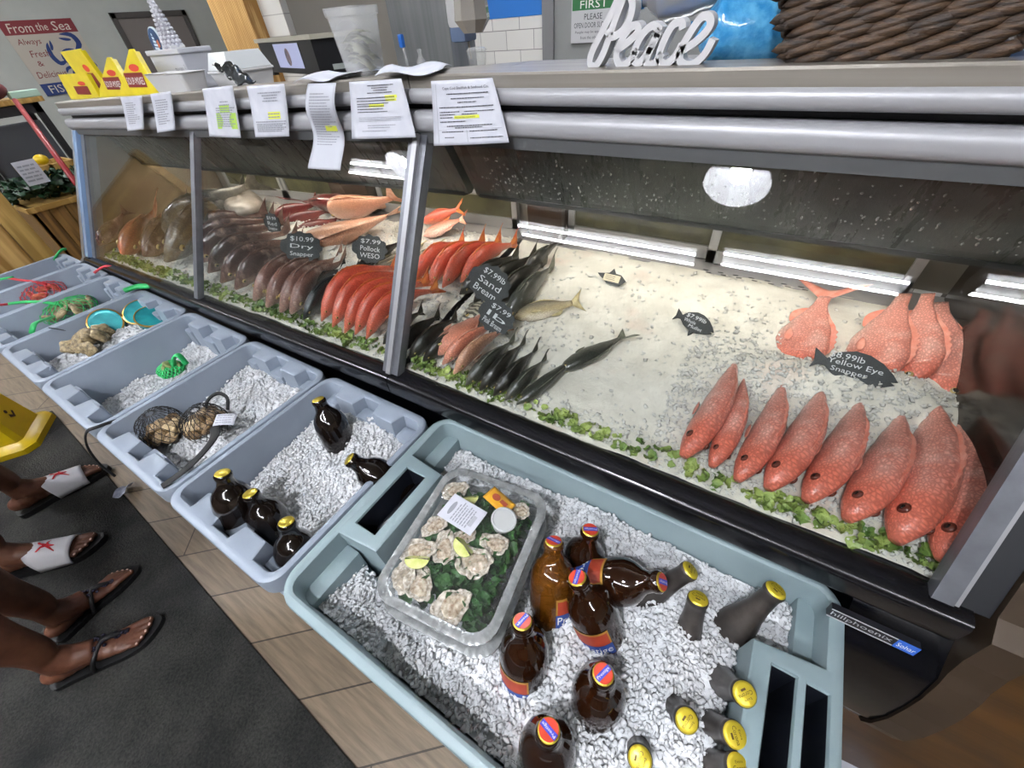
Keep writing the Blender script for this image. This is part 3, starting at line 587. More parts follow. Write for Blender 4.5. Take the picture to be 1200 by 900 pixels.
def tote_mesh(L, W, depth, bumps, margin, endm_, slots=(), rc=.035, lugs=(), taper=.028):
    mb = MB(); a, b = L/2, W/2
    def loop(poly, z): k = len(mb.v); mb.v += [(x, y, z) for x, y in poly]; return list(range(k, k+len(poly)))
    def bridge(A, Bq): n = len(A); mb.add([], []); mb.f += [(A[i], A[(i+1) % n], Bq[(i+1) % n], Bq[i]) for i in range(n)]; mb.mi += [0]*n
    out = rect_outline(a, b, rc); inn = tote_outline(a-endm_, b-margin, bumps)
    o2 = loop(offset_poly(out, .006), 0); o1 = loop(offset_poly(out, .0015), -.003); o0 = loop(out, -.009); of = loop(out, -.040); og = loop(offset_poly(out, .012), -.042); ob = loop(offset_poly(out, .012+taper), -depth)
    for p, q in ((o2, o1), (o1, o0), (o0, of), (of, og), (og, ob)): bridge(p, q)
    mb.f.append(tuple(ob)); mb.mi.append(0)
    i2 = loop(offset_poly(inn, -.005), 0); i1 = loop(offset_poly(inn, -.001), -.0025); i0 = loop(inn, -.008)
    sc = lambda poly, k: [(x*(1-k/a), y*(1-k/b)) for x, y in poly]
    ib = loop(sc(inn, taper), -depth+.006)
    for p, q in ((i2, i1), (i1, i0), (i0, ib)): bridge(p, q)
    mb.f.append(tuple(ib)); mb.mi.append(0)
    loops = [o2, i2]
    for x0, x1, y0, y1 in slots:
        pl = [(x0, y0), (x1, y0), (x1, y1), (x0, y1)]; s2 = loop(pl, 0); s0 = loop(offset_poly(pl, .002), -.004); sb = loop(offset_poly(pl, .002), -.13)
        bridge(s2, s0); k_ = len(mb.mi); bridge(s0, sb); mb.mi[k_:] = [1]*(len(mb.mi)-k_); mb.cur = 0; mb.f.append(tuple(sb)); mb.mi.append(1); loops.append(s2)
    flat = [i for l_ in loops for i in l_]
    for t in tessellate_polygon([[Vector(mb.v[i]) for i in l_] for l_ in loops]): mb.f.append(tuple(flat[i] for i in t)); mb.mi.append(0)
    for lo, hi in lugs: mb.box(lo, hi, b=.006)
    return mb
# small totes: long axis towards the case. Two stepped lugs at each short end.
SB = [(-.062, .030, .030), (.062, .030, .030)]
def small_lugs(a, b): return [((s_*(a-.001)-(.034 if s_ > 0 else 0), y0, -.085), (s_*(a-.001)+(.034 if s_ < 0 else 0), y1, -.030)) for s_ in (1, -1) for y0, y1 in ((-.135, -.098), (-.028, .028), (.098, .135))]
protos = {}
def small_tote(x0, x1, y0, y1, zr, label, lower=True, group='grey totes in the row along the case'):
    w = x1-x0; d = y1-y0
    mt = Matrix.Translation(((x0+x1)/2, (y0+y1)/2, zr)) @ Matrix.Rotation(PI/2, 4, 'Z')
    if 's' not in protos:
        mb = tote_mesh(.40, .335, .385, SB, .014, .020, lugs=small_lugs(.178, .15)); o = mb.build('storage_tote', [tote_blue, slot_shade], ang=35); protos['s'] = o
    else: o = protos['s'].copy(); COL.objects.link(o)
    o.matrix_world = mt @ Matrix.Diagonal((d/.40, w/.335, 1, 1)); tag(o, label, 'tote', group)
    if lower:
        u = protos['s'].copy(); COL.objects.link(u); u.matrix_world = mt @ Matrix.Translation((0, 0, -.405)) @ Matrix.Diagonal((d/.40*.97, w/.335*.985, 1, 1))
        tag(u, 'empty grey tote underneath the '+label, 'tote', 'lower totes carrying the row')
    return o
ZR = .81
TX = [(-.812, -.480), (-1.146, -.816), (-1.488, -1.150), (-1.822, -1.492), (-2.085, -1.826), (-2.34, -2.09), (-2.56, -2.344)]
TN = ['grey tote of ice and five dark beer bottles', 'grey tote of ice with two black nets of clams', 'grey tote of ice with one small green net bag', 'grey tote holding teal tins and loose oysters', 'grey tote holding green net bags of oysters', 'grey tote holding red net bags', 'farthest grey tote with a green strap over its rim']
for (x0, x1), n_ in zip(TX, TN): small_tote(x0, x1, -.018, .380, ZR, n_)
# the big tote: block with a hand slot at each short end
big_inner = dict(a=.362-.020, b=.205-.018)
bx0, bx1, by0, by1 = -.477, .250, -.014, .408
L_, W_ = bx1-bx0, by1-by0
mb = tote_mesh(L_, W_, .385, [(0., .085, .080)], .017, .020, slots=[(-L_/2+.030, -L_/2+.078, -.066, .066), (L_/2-.078, L_/2-.048, -.066, .066), (L_/2-.040, L_/2-.014, -.066, .066)], rc=.045,
    lugs=[((-L_/2+.012, s_*.142-.050, -.14), (-L_/2+.052, s_*.142+.050, -.040)) for s_ in (1, -1)]+[((L_/2-.045, s_*.142-.050, -.14), (L_/2-.012, s_*.142+.050, -.040)) for s_ in (1, -1)])
BT = mb.build('storage_tote', [tote_grey, slot_shade], ang=35); BT.location = ((bx0+bx1)/2, (by0+by1)/2, ZR)
tag(BT, 'large sage grey tote of ice with beer and the oyster trays', 'tote', 'grey totes in the row along the case')
u = BT.copy(); COL.objects.link(u); u.location = BT.location-Vector((0, 0, .405)); u.scale = (.97, .97, 1); tag(u, 'lower sage tote stacked under the large beer tote', 'tote', 'lower totes carrying the row')
for i, (dx_, r_) in enumerate(((.046, .006), (.060, .005))):
    q = MB().tube([(-L_/2+dx_, -.064, -.05), (-L_/2+dx_, .064, -.05)], r_, 8).build('slot_bar', M('slot_bar%d' % i, '#1b1d22', .35), BT, smooth=True)
# ice in the totes
def tote_ice(x0, x1, y0, y1, zc, amp, label, seed, n=2600, tilt=0., size=.0062, holes=(), m_=.025, big=False):
    x0, x1, y0, y1 = x0+m_, x1-m_, y0+m_, y1-m_
    def fn(x, y):
        x = np.asarray(x, float); y = np.asarray(y, float); u = (x-x0)/(x1-x0); v = (y-y0)/(y1-y0)
        h = zc+amp*(vnoise(x+5, y+5, 9, seed)-.5)+.012*(vnoise(x+5, y+5, 30, seed+1)-.5)+.006*(vnoise(x+5, y+5, 90, seed+2)-.5)+tilt*(v-.5)
        if big: h = np.where((np.abs(y-.197) < .098) & ((x < bx0+.103) | (x > bx1-.103)), .65, h)
        for a, b, s_, k in holes: h = h+k*np.exp(-((x-a)**2+(y-b)**2)/(s_*s_))
        return h
    o = heightfield('crushed_ice', x0, x1, y0, y1, fn, .006, ice, label)
    chips('ice_chips', scatter(x0, x1, y0, y1, n, fn, None, .003), size, ice_chip, o); return fn
big_ice = tote_ice(bx0, bx1, by0, by1, .746, .03, 'crushed ice filling the large sage tote', 21, 15000, holes=[(.0, .17, .14, .022), (-.34, .18, .15, -.04), (.0, .34, .09, .016)], size=.0052, m_=.024, big=True)
t1_ice = tote_ice(*TX[0], -.018, .380, .738, .03, 'crushed ice around the five dark bottles', 31, 7000, .02, size=.005, holes=[(-.62, .27, .1, .022), (-.76, .08, .1, -.03)])
t2_ice = tote_ice(*TX[1], -.018, .380, .745, .03, 'crushed ice under the black nets of clams', 41, 6000, .05, size=.005)
t3_ice = tote_ice(*TX[2], -.018, .380, .705, .03, 'crushed ice behind the small green net bag', 51, 4000, .03, size=.0055)
t4_ice = tote_ice(*TX[3], -.018, .380, .738, .02, 'crushed ice between tins and oysters', 61, 2400, .02, size=.006)

tote_ice(*TX[4], -.018, .380, .722, .02, 'crushed ice under the green net of oysters', 71, 900, .02, size=.006)
tote_ice(*TX[5], -.018, .380, .722, .02, 'crushed ice under the red net bag', 81, 700, .02, size=.006)

# ------------------------------------------------------------------ bottles
def crown(mb):
    n = 42; prof = [(.0001, .0062), (.0105, .0060), (.0122, .0052), (.0134, .003), (.0142, 0)]
    return mb.lathe(prof[::-1], n, wob=lambda a, j: 1+.03*math.sin(21*a)*(1 if j < 2 else 0))
def bottle(name, label, group, capP, downP, kind, spin=0., grow=1.):
    cp, dp = Vector(capP), Vector(downP); ax = (cp-dp).normalized()
    prof = {'stub': [(.026, .0), (.0335, .004), (.0350, .010), (.0350, .092), (.0342, .104), (.0310, .117), (.0255, .127), (.0195, .134), (.0160, .140), (.0145, .147), (.0140, .153), (.0150, .156), (.0150, .162), (.0125, .165)],
            'long': [(.024, .0), (.030, .004), (.0305, .010), (.0305, .118), (.029, .132), (.024, .150), (.018, .172), (.0145, .195), (.0132, .215), (.0132, .224), (.0144, .227), (.0144, .232), (.0122, .235)]}
    pr = prof[{'pres': 'stub', 'lit': 'stub', 'gold': 'stub', 'cor': 'long'}[kind]]; H = pr[-1][1]
    q = axis_frame(cp-ax*(H+.002)*grow, ax) @ Matrix.Rotation(spin, 4, 'Z') @ Matrix.Scale(grow, 4)
    t = thing(name, label, 'bottle', group=group); t.matrix_world = q
    gm = {'pres': amber, 'lit': amber_lit, 'gold': dark_glass, 'cor': frost_glass}[kind]
    MB().lathe(pr, 32).build('glass_body', gm, t, ang=50)
    cm = {'pres': cap_gold, 'lit': cap_gold, 'gold': cap_gold, 'cor': cap_yellow}[kind]
    cp_ = crown(MB()).build('crown_cap', cm, t, ang=60); cp_.location = (0, 0, H-.0045)
    if kind in ('pres', 'lit'):
        n = 28; q_ = MB(); q_.add([(.0112*math.cos(2*PI*i/n), .0112*math.sin(2*PI*i/n), .0066) for i in range(n)], [tuple(range(n))]); q_.build('red_disc', cap_red, cp_)
        q_ = MB(); w_, h_ = .0109, .0034; q_.add([(-w_, -h_, .0069), (w_, -h_, .0069), (w_, h_, .0069), (-w_, h_, .0069)], [(0, 1, 2, 3)]); q_.build('blue_band', cap_blue, cp_)
        q_ = MB(); q_.add(*T('Prestige', 0, 0, .019, .0042, .0072)); q_.build('cap_lettering', white_ink, cp_)
        def arc(r, a0, a1, z0, z1, k=14): return lambda u, v: Vector((r*math.cos(a0+(a1-a0)*u), r*math.sin(a0+(a1-a0)*u), z0+(z1-z0)*v))
        lb_ = MB().grid(arc(.0355, -.85, .85, .014, .092), 14, 1).build('paper_label', label_gold, t, smooth=True)
        MB().grid(arc(.0357, -.78, .78, .018, .088), 14, 1).build('red_field', label_red, lb_, smooth=True)
        MB().grid(arc(.0359, -.85, .85, .041, .065), 14, 1).build('blue_sash', label_blue, lb_, smooth=True)
        vs, fs = text_mesh('Prestige', 1, (.056, .017)); q_ = MB(); q_.add([(.0362*math.cos(v.x/.0362), .0362*math.sin(v.x/.0362), .053+v.y) for v in vs], fs); q_.build('label_lettering', white_ink, lb_)
    if kind == 'cor':
        q_ = MB(); q_.add(*T('Corona', 0, 0, .0175, .0046, .0064)); q_.add(*T('Extra', 0, .0052, .009, .0024, .0064)); q_.build('cap_lettering', M('cap_ink', '#5a4212', .5) if 'cap_ink' not in bpy.data.materials else bpy.data.materials['cap_ink'], cp_)
        q_ = MB(); q_.add(*R(-.003, -.0062, .003, -.0038, .0064)); q_.build('cap_crest', bpy.data.materials['cap_ink'], cp_)
    return t
PG = 'stubby amber bottles with red and blue caps'; CG = 'long necked bottles with yellow caps'; DG = 'dark bottles with gold caps in the first small tote'
def bt(lab, cap, zc, low, zl, kind, group, spin=0., grow=1.): bottle('beer_bottle', lab, group, Z(*cap, zc), Z(*low, zl), kind, spin, grow)
bt('amber bottle coloured as lit with Prestige label turned to view, beside the oyster tray', (649, 633), .855, (647, 716), .742, 'lit', PG, 2.6, 1.0)
bt('amber bottle with red cap standing against the rear tote wall', (692, 620), .838, (684, 655), .77, 'pres', PG, .5)
bt('amber bottle leaning right with its red label showing, in front of the lit coloured one', (676, 676), .862, (706, 740), .745, 'pres', PG, .35)
bt('amber bottle lying on its side with red label upward', (777, 682), .845, (690, 680), .765, 'pres', PG, 1.9, 1.0)
bt('amber bottle with red cap right beside the corner of the oyster tray', (612, 727), .845, (616, 790), .73, 'pres', PG, .9)
bt('amber bottle with red cap alone in the middle of the front ice', (707, 789), .845, (699, 822), .75, 'pres', PG, 1.2)
bt('amber bottle with red cap nearest the front rim of the tote', (643, 855), .838, (641, 885), .74, 'pres', PG, 2.9)
cor = [('dark neck with yellow cap behind the bottle lying on its side', (811, 667), .822, (765, 694), .757), ('dark neck with yellow cap standing in ice between the lying bottle and corner bottle', (819, 699), .815, (806, 742), .745),
       ('dark bottle with yellow cap leaning into the right rear corner of the tote', (911, 690), .838, (868, 728), .757), ('dark neck with yellow cap by the right hand slot, rearmost of the front cluster', (874, 814), .828, (846, 800), .752),
       ('dark neck with yellow cap at the left of the front cluster', (806, 846), .808, (786, 822), .742), ('dark neck with yellow cap at the centre of the front cluster', (863, 862), .815, (828, 848), .745),
       ('dark neck with yellow cap in front ice, farthest left of the yellow caps', (750, 891), .800, (748, 868), .73), ('dark neck with yellow cap at the front right, cut by the picture edge', (868, 900), .812, (830, 895), .75)]
for i, (lab, cp, zc, lo, zl) in enumerate(cor): bt(lab, cp, zc, lo, zl, 'cor', CG, 2.4+.4*i, .98)
gold = [('dark bottle with gold cap standing at the rear rim of its small tote', (372, 467), .862, (396, 512), .765), ('dark bottle with gold cap leaning toward the large tote', (408, 537), .842, (450, 562), .775), ('tall standing dark bottle with gold cap at the left wall of its tote', (260, 553), .872, (283, 612), .755),
        ('dark bottle with gold cap right beside the tall standing one', (292, 577), .835, (318, 612), .755), ('dark bottle with gold cap nearest the front rim of its small tote', (335, 610), .84, (350, 655), .755)]
for i, (lab, cp, zc, lo, zl) in enumerate(gold): bt(lab, cp, zc, lo, zl, 'gold', DG, i, .98)

# ------------------------------------------------------------------ oyster trays
tc = [Z(*p, .835) for p in ((430, 690), (561, 752), (648, 590), (538, 550))]
ctr = sum(tc, Vector())/4; ux = ((tc[1]-tc[0])+(tc[2]-tc[3])).normalized(); uy = ((tc[3]-tc[0])+(tc[2]-tc[1])).normalized()
TW = ((tc[1]-tc[0]).length+(tc[2]-tc[3]).length)/2; TL = ((tc[3]-tc[0]).length+(tc[2]-tc[1]).length)/2
TF = frame(ctr, ux, uy); TF[2][3] = .835
def ringpts(w, l, r, z, k=5, crimp=0.): return [(x, y, z+(crimp*(1 if i % 2 else -1))) for i, (x, y) in enumerate(rect_outline(w/2, l/2, r, k))]
def densify(poly, d):
    out = []
    for i, p in enumerate(poly):
        q = poly[(i+1) % len(poly)]; n = max(1, int(math.dist(p, q)/d))
        out += [(p[0]+(q[0]-p[0])*j/n, p[1]+(q[1]-p[1])*j/n) for j in range(n)]
    return out
def tray(mt, label, lid=True, deep=.030):
    t = thing('oyster_tray', label, 'tray', group='clear trays of oysters'); t.matrix_world = mt
    base = densify(rect_outline(TW/2, TL/2, .032), .0035); n = len(base)
    def rings(spec):
        mb = MB()
        for off, z, cr in spec:
            pl = offset_poly(rect_outline(TW/2, TL/2, .032), off); pl = densify(rect_outline(TW/2-off, TL/2-off, max(.008, .032-off*.6)), .0035)
            m_ = len(pl); mb.v += [(pl[int(i*m_/n) % m_][0], pl[int(i*m_/n) % m_][1], z+cr*(1 if i % 2 else -1)) for i in range(n)]
        k = len(spec)
        mb.f = [(j*n+i, j*n+(i+1) % n, (j+1)*n+(i+1) % n, (j+1)*n+i) for j in range(k-1) for i in range(n)]; mb.mi = [0]*len(mb.f); return mb
    mb = rings([(-.007, -.004, .0), (-.007, .001, .0006), (.001, .0030, .0008), (.006, .001, .0006)]); mb.build('crimped_rim', foil, t, ang=60)
    mb = rings([(.004, .001, .0005), (.010, -.012, .0007), (.016, -deep, .0004)]); mb.f.append(tuple(range(2*n, 3*n))); mb.mi.append(0); mb.build('base_shell', clear, t)
    if lid:
        mb = rings([(.006, .002, .0), (.012, .010, .0006), (.018, .018, .0006), (.024, .0195, 0)]); mb.f.append(tuple(range(3*n, 4*n))); mb.mi.append(0); mb.build('lid', clear, t, smooth=False)
    return t
tray(TF, 'upper clear tray of oysters with a white label on its lid')
TF2 = TF.copy(); TF2[0][3] += .002; TF2[1][3] -= .004; TF2[2][3] -= .042
tray(TF2, 'lower clear tray of oysters beneath the labelled one', deep=.030)
def tl(px_, z): return TF.inverted() @ Z(px_[0], px_[1], TF[2][3]+z)
# greens, oysters, limes, cup, packet inside the upper tray
gp_ = [TF @ Vector((random.uniform(-TW/2+.026, TW/2-.026), random.uniform(-TL/2+.026, TL/2-.026), random.uniform(-.020, -.008))) for _ in range(420)]
leaves('parsley_bed', gp_, .017, parsley_m, 'dark green parsley bed under the oysters in the upper tray')
gp_ = [TF2 @ Vector((random.uniform(-TW/2+.024, TW/2-.024), random.uniform(-TL/2+.024, TL/2-.024), random.uniform(-.018, .008))) for _ in range(260)]
leaves('parsley_bed', gp_, .017, parsley_m, 'dark green parsley bed showing at the sides of the lower tray')
shell_m = M('oyster_shell', '#7d705c', .5, 0, '#dcd4c6', 3.2, .6, 7); meat_m = M('oyster_meat', '#8d7861', .15, 0, '#d3c5b0', 3., .3, 6, coat=.6, sss=.1); meat_d = M('oyster_grey_meat', '#857b6c', .15, 0, '#b8ab98', 3., .3, 6, coat=.6)
def oyster(mt, label, s_, seed, dark=False):
    rd = random.Random(seed); t = thing('oyster', label, 'oyster', group='half shell oysters in the upper tray'); t.matrix_world = mt @ Matrix.Scale(s_, 4)
    ph = [rd.uniform(0, 6) for _ in range(4)]
    def rad(a): return (1+.10*math.sin(3*a+ph[0])+.06*math.sin(7*a+ph[1])+.03*math.sin(13*a+ph[2]))*(1-.22*math.cos(a))
    mb = MB(); n = 30; rg = [(.35, -.20), (.8, -.12), (1.0, .02), (.97, .07), (.80, .01), (.45, -.06), (.02, -.07)]
    for j, (r, z) in enumerate(rg): mb.v += [(1.3*r*rad(2*PI*i/n)*math.cos(2*PI*i/n), .92*r*rad(2*PI*i/n)*math.sin(2*PI*i/n), z+(.05*math.sin(5*2*PI*i/n+ph[3]) if j in (2, 3) else 0)) for i in range(n)]
    mb.f = [(j*n+i, j*n+(i+1) % n, (j+1)*n+(i+1) % n, (j+1)*n+i) for j in range(len(rg)-1) for i in range(n)]+[tuple(range(n))]; mb.mi = [0]*len(mb.f); mb.build('half_shell', shell_m, t, smooth=True)
    mb = MB(); m_ = 10; n = 26
    for j in range(m_+1):
        r = .64*math.sin(PI/2*j/m_)
        for i in range(n):
            a = 2*PI*i/n; k = rad(a)*(1+.05*math.sin(6*a+ph[1])); mb.v.append((1.25*r*k*math.cos(a)+.05, .9*r*k*math.sin(a), -.05+.10*math.cos(PI/2*j/m_)**.8+.05*math.sin(9*r+3*a+ph[2])*(j > 1)*(1-j/m_)))
    mb.f = [(j*n+i, j*n+(i+1) % n, (j+1)*n+(i+1) % n, (j+1)*n+i) for j in range(m_) for i in range(n)]; mb.mi = [0]*len(mb.f); mb.build('oyster_meat', meat_d if dark else meat_m, t, smooth=True)
ow = ['oyster at the left rear corner of the upper tray', 'oyster under the left edge of the white label', 'broad oyster left of the upper lime wedge', 'plump smooth oyster between the two lime wedges', 'large pale oyster in the middle of the right side', 'thin oyster below the white sauce cup', 'small oyster at the rear right beyond the cup', 'grey oyster at the left front corner', 'white edged oyster beside the grey front one', 'oyster at the very front of the upper tray', 'oyster peeking out below the white label']
od = [((536, 574), 45, .017, 0), ((505, 612), 50, .015, 0), ((482, 641), 30, .021, 0), ((521, 646), -55, .019, 0), ((558, 659), 10, .022, 0), ((583, 638), 5, .016, 0), ((610, 599), 25, .014, 0), ((462, 682), -60, .017, 1), ((492, 688), -40, .019, 0), ((528, 718), 60, .021, 0), ((548, 627), 40, .013, 0)]
for i, ((p, ang, s_, dk), lab) in enumerate(zip(od, ow)):
    q = tl(p, -.002); oyster(TF @ Matrix.Translation((max(-TW/2+.03, min(TW/2-.03, q.x)), max(-TL/2+.03, min(TL/2-.03, q.y)), -.002)) @ Matrix.Rotation(math.radians(ang), 4, 'Z') @ Matrix.Rotation(random.uniform(-.15, .15), 4, 'X'), lab, s_*1.12, 100+i, dk)
rind = M('lime_rind', '#7f9a2c', .35, 0, '#98ad3c', 60); pulp = M('lime_pulp', '#c9cf6a', .2, 0, '#dfe09a', 80, coat=.4)
for p, ang, lab in (((490, 657), 20, 'yellow green lime wedge beside the left oysters'), ((544, 642), -25, 'lime wedge right of the plump smooth oyster'), ((548, 586), 30, 'lime wedge partly under the rear edge of the white label')):
    q = tl(p, .0); t = thing('lime_wedge', lab, 'lime', group='lime wedges in the upper tray'); t.matrix_world = TF @ Matrix.Translation((q.x, q.y, .008)) @ Matrix.Rotation(math.radians(ang), 4, 'Z') @ Matrix.Rotation(PI, 4, 'X')
    n = 16; mb = MB(); L0, R0 = .019, .015
    for i in range(n+1):
        u = -1+2*i/n; r = R0*math.sqrt(max(.02, 1-u*u))
        mb.v += [(u*L0, r*math.cos(a), r*math.sin(a)) for a in np.linspace(.25, PI*.72, 8)]
    mb.f = [(i*8+j, i*8+j+1, (i+1)*8+j+1, (i+1)*8+j) for i in range(n) for j in range(7)]; mb.mi = [0]*len(mb.f); mb.build('rind', rind, t, smooth=True)
    mb = MB()
    for a in (.25, PI*.72):
        k = len(mb.v); mb.v += [(0, 0, 0)]+[((-1+2*i/n)*L0, R0*.97*math.sqrt(max(.02, 1-(-1+2*i/n)**2))*math.cos(a), R0*.97*math.sqrt(max(.02, 1-(-1+2*i/n)**2))*math.sin(a)) for i in range(n+1)]
        mb.f += [(k, k+1+i, k+2+i) for i in range(n)]; mb.mi += [0]*n
    mb.build('pulp', pulp, t)
q = tl((587, 610), .004); t = thing('sauce_cup', 'lidded white plastic sauce cup at the rear right of the upper tray', 'cup'); t.matrix_world = TF @ Matrix.Translation((q.x, q.y, -.012)) @ Matrix.Rotation(.25, 4, 'Y')
MB().lathe([(.0145, 0), (.0185, .020), (.0185, .022)], 26).build('cup', white_plastic, t, ang=40); MB().lathe([(.0195, .021), (.0205, .0225), (.0205, .0245), (.018, .0255), (.017, .0245)], 30).build('cup_lid', M('cup_lid_plastic', '#d3d5d4', .25), t, ang=40)
q = tl((585, 587), .006); t = thing('sauce_packet', 'yellow sauce packet with red picture at the rear of the upper tray', 'packet'); t.matrix_world = TF @ Matrix.Translation((q.x, q.y, .006)) @ Matrix.Rotation(math.radians(-22), 4, 'Z')
MB().grid(lambda u, v: Vector(((u-.5)*.052, (v-.5)*.027, .003*math.sin(PI*u)*math.sin(PI*v))), 10, 6).build('pouch', M('yellow_packet', '#e0a51c', .3, 0, '#d89a12', 40), t, smooth=True, solid=.0015)
mb = MB(); mb.add([(.008*math.cos(2*PI*i/16)-.006, .006*math.sin(2*PI*i/16), .0047) for i in range(16)], [tuple(range(16))]); mb.add(*R(.004, -.003, .018, .004, .0045)); mb.build('packet_print', M('packet_red', '#a8401f', .5), t)
# white label lies on the lid
lq = [TF.inverted() @ Z(*p, TF[2][3]+.021) for p in ((508, 609), (551, 628), (572, 600), (530, 584))]
lw = (lq[0]-lq[3]).length; lh = (lq[1]-lq[0]).length
lab_f = frame(TF @ Vector((lq[1].x, lq[1].y, .0212)), (TF.to_3x3() @ (lq[2]-lq[1])), TF.to_3x3() @ (lq[0]-lq[1]))
lo = MB().box((0, 0, -.0004), (lw, lh, .0003)).build('price_label', paper); lo.matrix_world = lab_f; tag(lo, 'white printed label stuck on the upper oyster tray lid', 'label')
mb = MB(); mb.add([(lw*.5+lw*.28*math.cos(2*PI*i/20), lh*.80+lh*.06*math.sin(2*PI*i/20), .0006) for i in range(20)], [tuple(range(20))])
for j in range(7): mb.add(*dashes(lw*.12, lw*random.uniform(.7, .92), lh*(.66-.07*j), lh*.03, .0006))
for k_ in range(14): mb.add(*R(lw*(.25+.03*k_), lh*.12, lw*(.25+.03*k_+.016), lh*.22, .0006))
mb.build('label_print', ink_grey, lo)

# ------------------------------------------------------------------ clams, tins, net bags
clam_m = M('clam_shell', '#5a452c', .4, 0, '#b59a70', 2.6, .4, 9); clam_m2 = M('pale_clam_shell', '#8a7350', .4, 0, '#cbb58c', 2.2, .4, 9); clam_m3 = M('dark_clam_shell', '#45341f', .4, 0, '#8a6f4a', 2.6, .4, 9); oy_m = M('rough_oyster', '#5c4f38', .55, 0, '#a3916b', 2.6, .8, 5)
def shell(mt, s_, mat_, label, group, name='clam', rough=0.):
    mb = MB(); n, m_ = 22, 10; k0 = random.uniform(0, 6)
    for j in range(m_+1):
        th = PI*j/m_
        for i in range(n):
            a = 2*PI*i/n; r = math.sin(th)*(1+.12*math.cos(a)+rough*math.sin(5*a+k0)*.5); z = math.cos(th)*(.45 if abs(math.cos(th)) < 1 else .45)*(1+.04*math.sin(12*r))+rough*.15*math.sin(4*a+7*r)
            mb.v.append((r*math.cos(a)*1.15, r*math.sin(a)*.95, z))
    mb.f = [(j*n+i, j*n+(i+1) % n, (j+1)*n+(i+1) % n, (j+1)*n+i) for j in range(m_) for i in range(n)]; mb.mi = [0]*len(mb.f)
    o = mb.build(name, mat_, smooth=True); o.matrix_world = mt @ Matrix.Scale(s_, 4); tag(o, label, name if name != 'clam' else 'clam', group); return o
def rrot(): return Matrix.Rotation(random.uniform(0, 6.28), 4, 'Z') @ Matrix.Rotation(random.uniform(-1.1, 1.1), 4, 'X') @ Matrix.Rotation(random.uniform(-.8, .8), 4, 'Y')
net_black = M('black_net', '#08080a', .7); net_green = M('green_net', '#1fa556', .5); net_red = M('red_net', '#b52a35', .55)
def netbag(label, ctr, rx, ry, rz, mat_, th=.0007, nu=22, nv=8, cat='net bag', straps=()):
    t = thing('net_bag', label, cat, ctr, group='net bags of shellfish'); mb = MB()
    P = lambda a, b: Vector((rx*math.cos(a)*math.cos(b)*(1+.08*math.sin(3*a)), ry*math.sin(a)*math.cos(b)*(1+.08*math.cos(2*a)), rz*math.sin(b)))
    for i in range(nu):
        for d in (1, -1): mb.tube([P(2*PI*i/nu+d*j*.10, -.35+1.75*j/nv) for j in range(nv+1)], th, 4, cap=False)
    mb.build('mesh_bag', mat_, t, smooth=True)
    for pts, r, fl in straps:
        o = MB().tube([Vector(p)-Vector(ctr) for p in catmull(pts, 5)], r, 8, flat=fl).build('strap', mat_, t, smooth=True)
    return t
def zi(fn, x, y): return float(fn(x, y))
def clumps(ctr, n, r, sz, label, group, mat_, name, fn, rough=0.):
    k = 0
    for i in range(n):
        a = 2.4*i; rr_ = r*math.sqrt((i+.3)/n); x, y = ctr[0]+rr_*math.cos(a), ctr[1]+rr_*math.sin(a)*.9; z = zi(fn, x, y)+sz*.55+.010+(.018*(1-(rr_/r)**2))
        shell(Matrix.Translation((x, y, z)) @ rrot(), sz*random.uniform(.85, 1.12), (random.choice((clam_m, clam_m2, clam_m3)) if mat_ is clam_m else mat_), label, group, name, rough)
c1 = Z(190, 500, .768); c2 = Z(241, 496, .768)
clumps(c1, 17, .042, .0165, 'ribbed brown clam in the left black net bag', 'clams in the left black net', clam_m, 'clam', t2_ice); clumps(c2, 17, .042, .0165, 'ribbed brown clam in the right black net bag, by the white tag', 'clams in the right black net', clam_m, 'clam', t2_ice)
S1 = [Z(165, 493, .775), Z(140, 492, .80), Z(115, 500, .822), Z(101, 507, .815), Z(103, 525, .76), Z(118, 545, .70), Z(135, 558, .66)]
netbag('left black net bag of clams with strap hanging over the front', c1, .055, .052, .046, net_black, straps=[(S1, .0045, .5)])
S2 = [Z(240, 487, .775), Z(243, 470, .80), Z(255, 461, .815), Z(266, 466, .815), Z(267, 480, .79)]; S3 = [Z(250, 497, .775), Z(252, 510, .80), Z(238, 530, .82), Z(215, 552, .815), Z(190, 570, .812)]
netbag('right black net bag of clams with upright loop handle', c2, .055, .052, .046, net_black, straps=[(S2, .0045, .6), (S3, .011, .25)])
tg = Z(264, 492, .80); o = MB().grid(lambda u, v: Vector(((u-.5)*.045, (v-.5)*.03, .003*math.sin(3*u))), 6, 3).build('paper_tag', paper, smooth=True, solid=.0006); o.matrix_world = frame(tg, (.8, .6, -.1), (-.5, .8, .2)); tag(o, 'white paper tag on the right black net of clams', 'tag')
mb = MB()
for j in range(4): mb.add(*dashes(-.017, .017, .009-.006*j, .0018, .0045))
mb.build('tag_print', ink_grey, o)
g1 = Z(200, 433, .725); netbag('small green net bag alone on the ice of its tote', g1, .04, .035, .02, net_green, .002, straps=[([g1+Vector((.02, .01, .012)), g1+Vector((.035, .02, .045)), g1+Vector((.05, .03, .05)), g1+Vector((.06, .03, .02))], .009, .4)])
clumps(g1, 4, .02, .016, 'green tinted oyster inside the small green net bag', 'oysters in the small green net', M('greenish_shell', '#6f7d45', .6, 0, '#8b965c', 40), 'oyster', t3_ice, .15)
teal = M('teal_tin', '#1c7f86', .3, .3, '#2b9a9d', 30); gold_m = M('tin_gold', '#c79d4f', .28, .85)
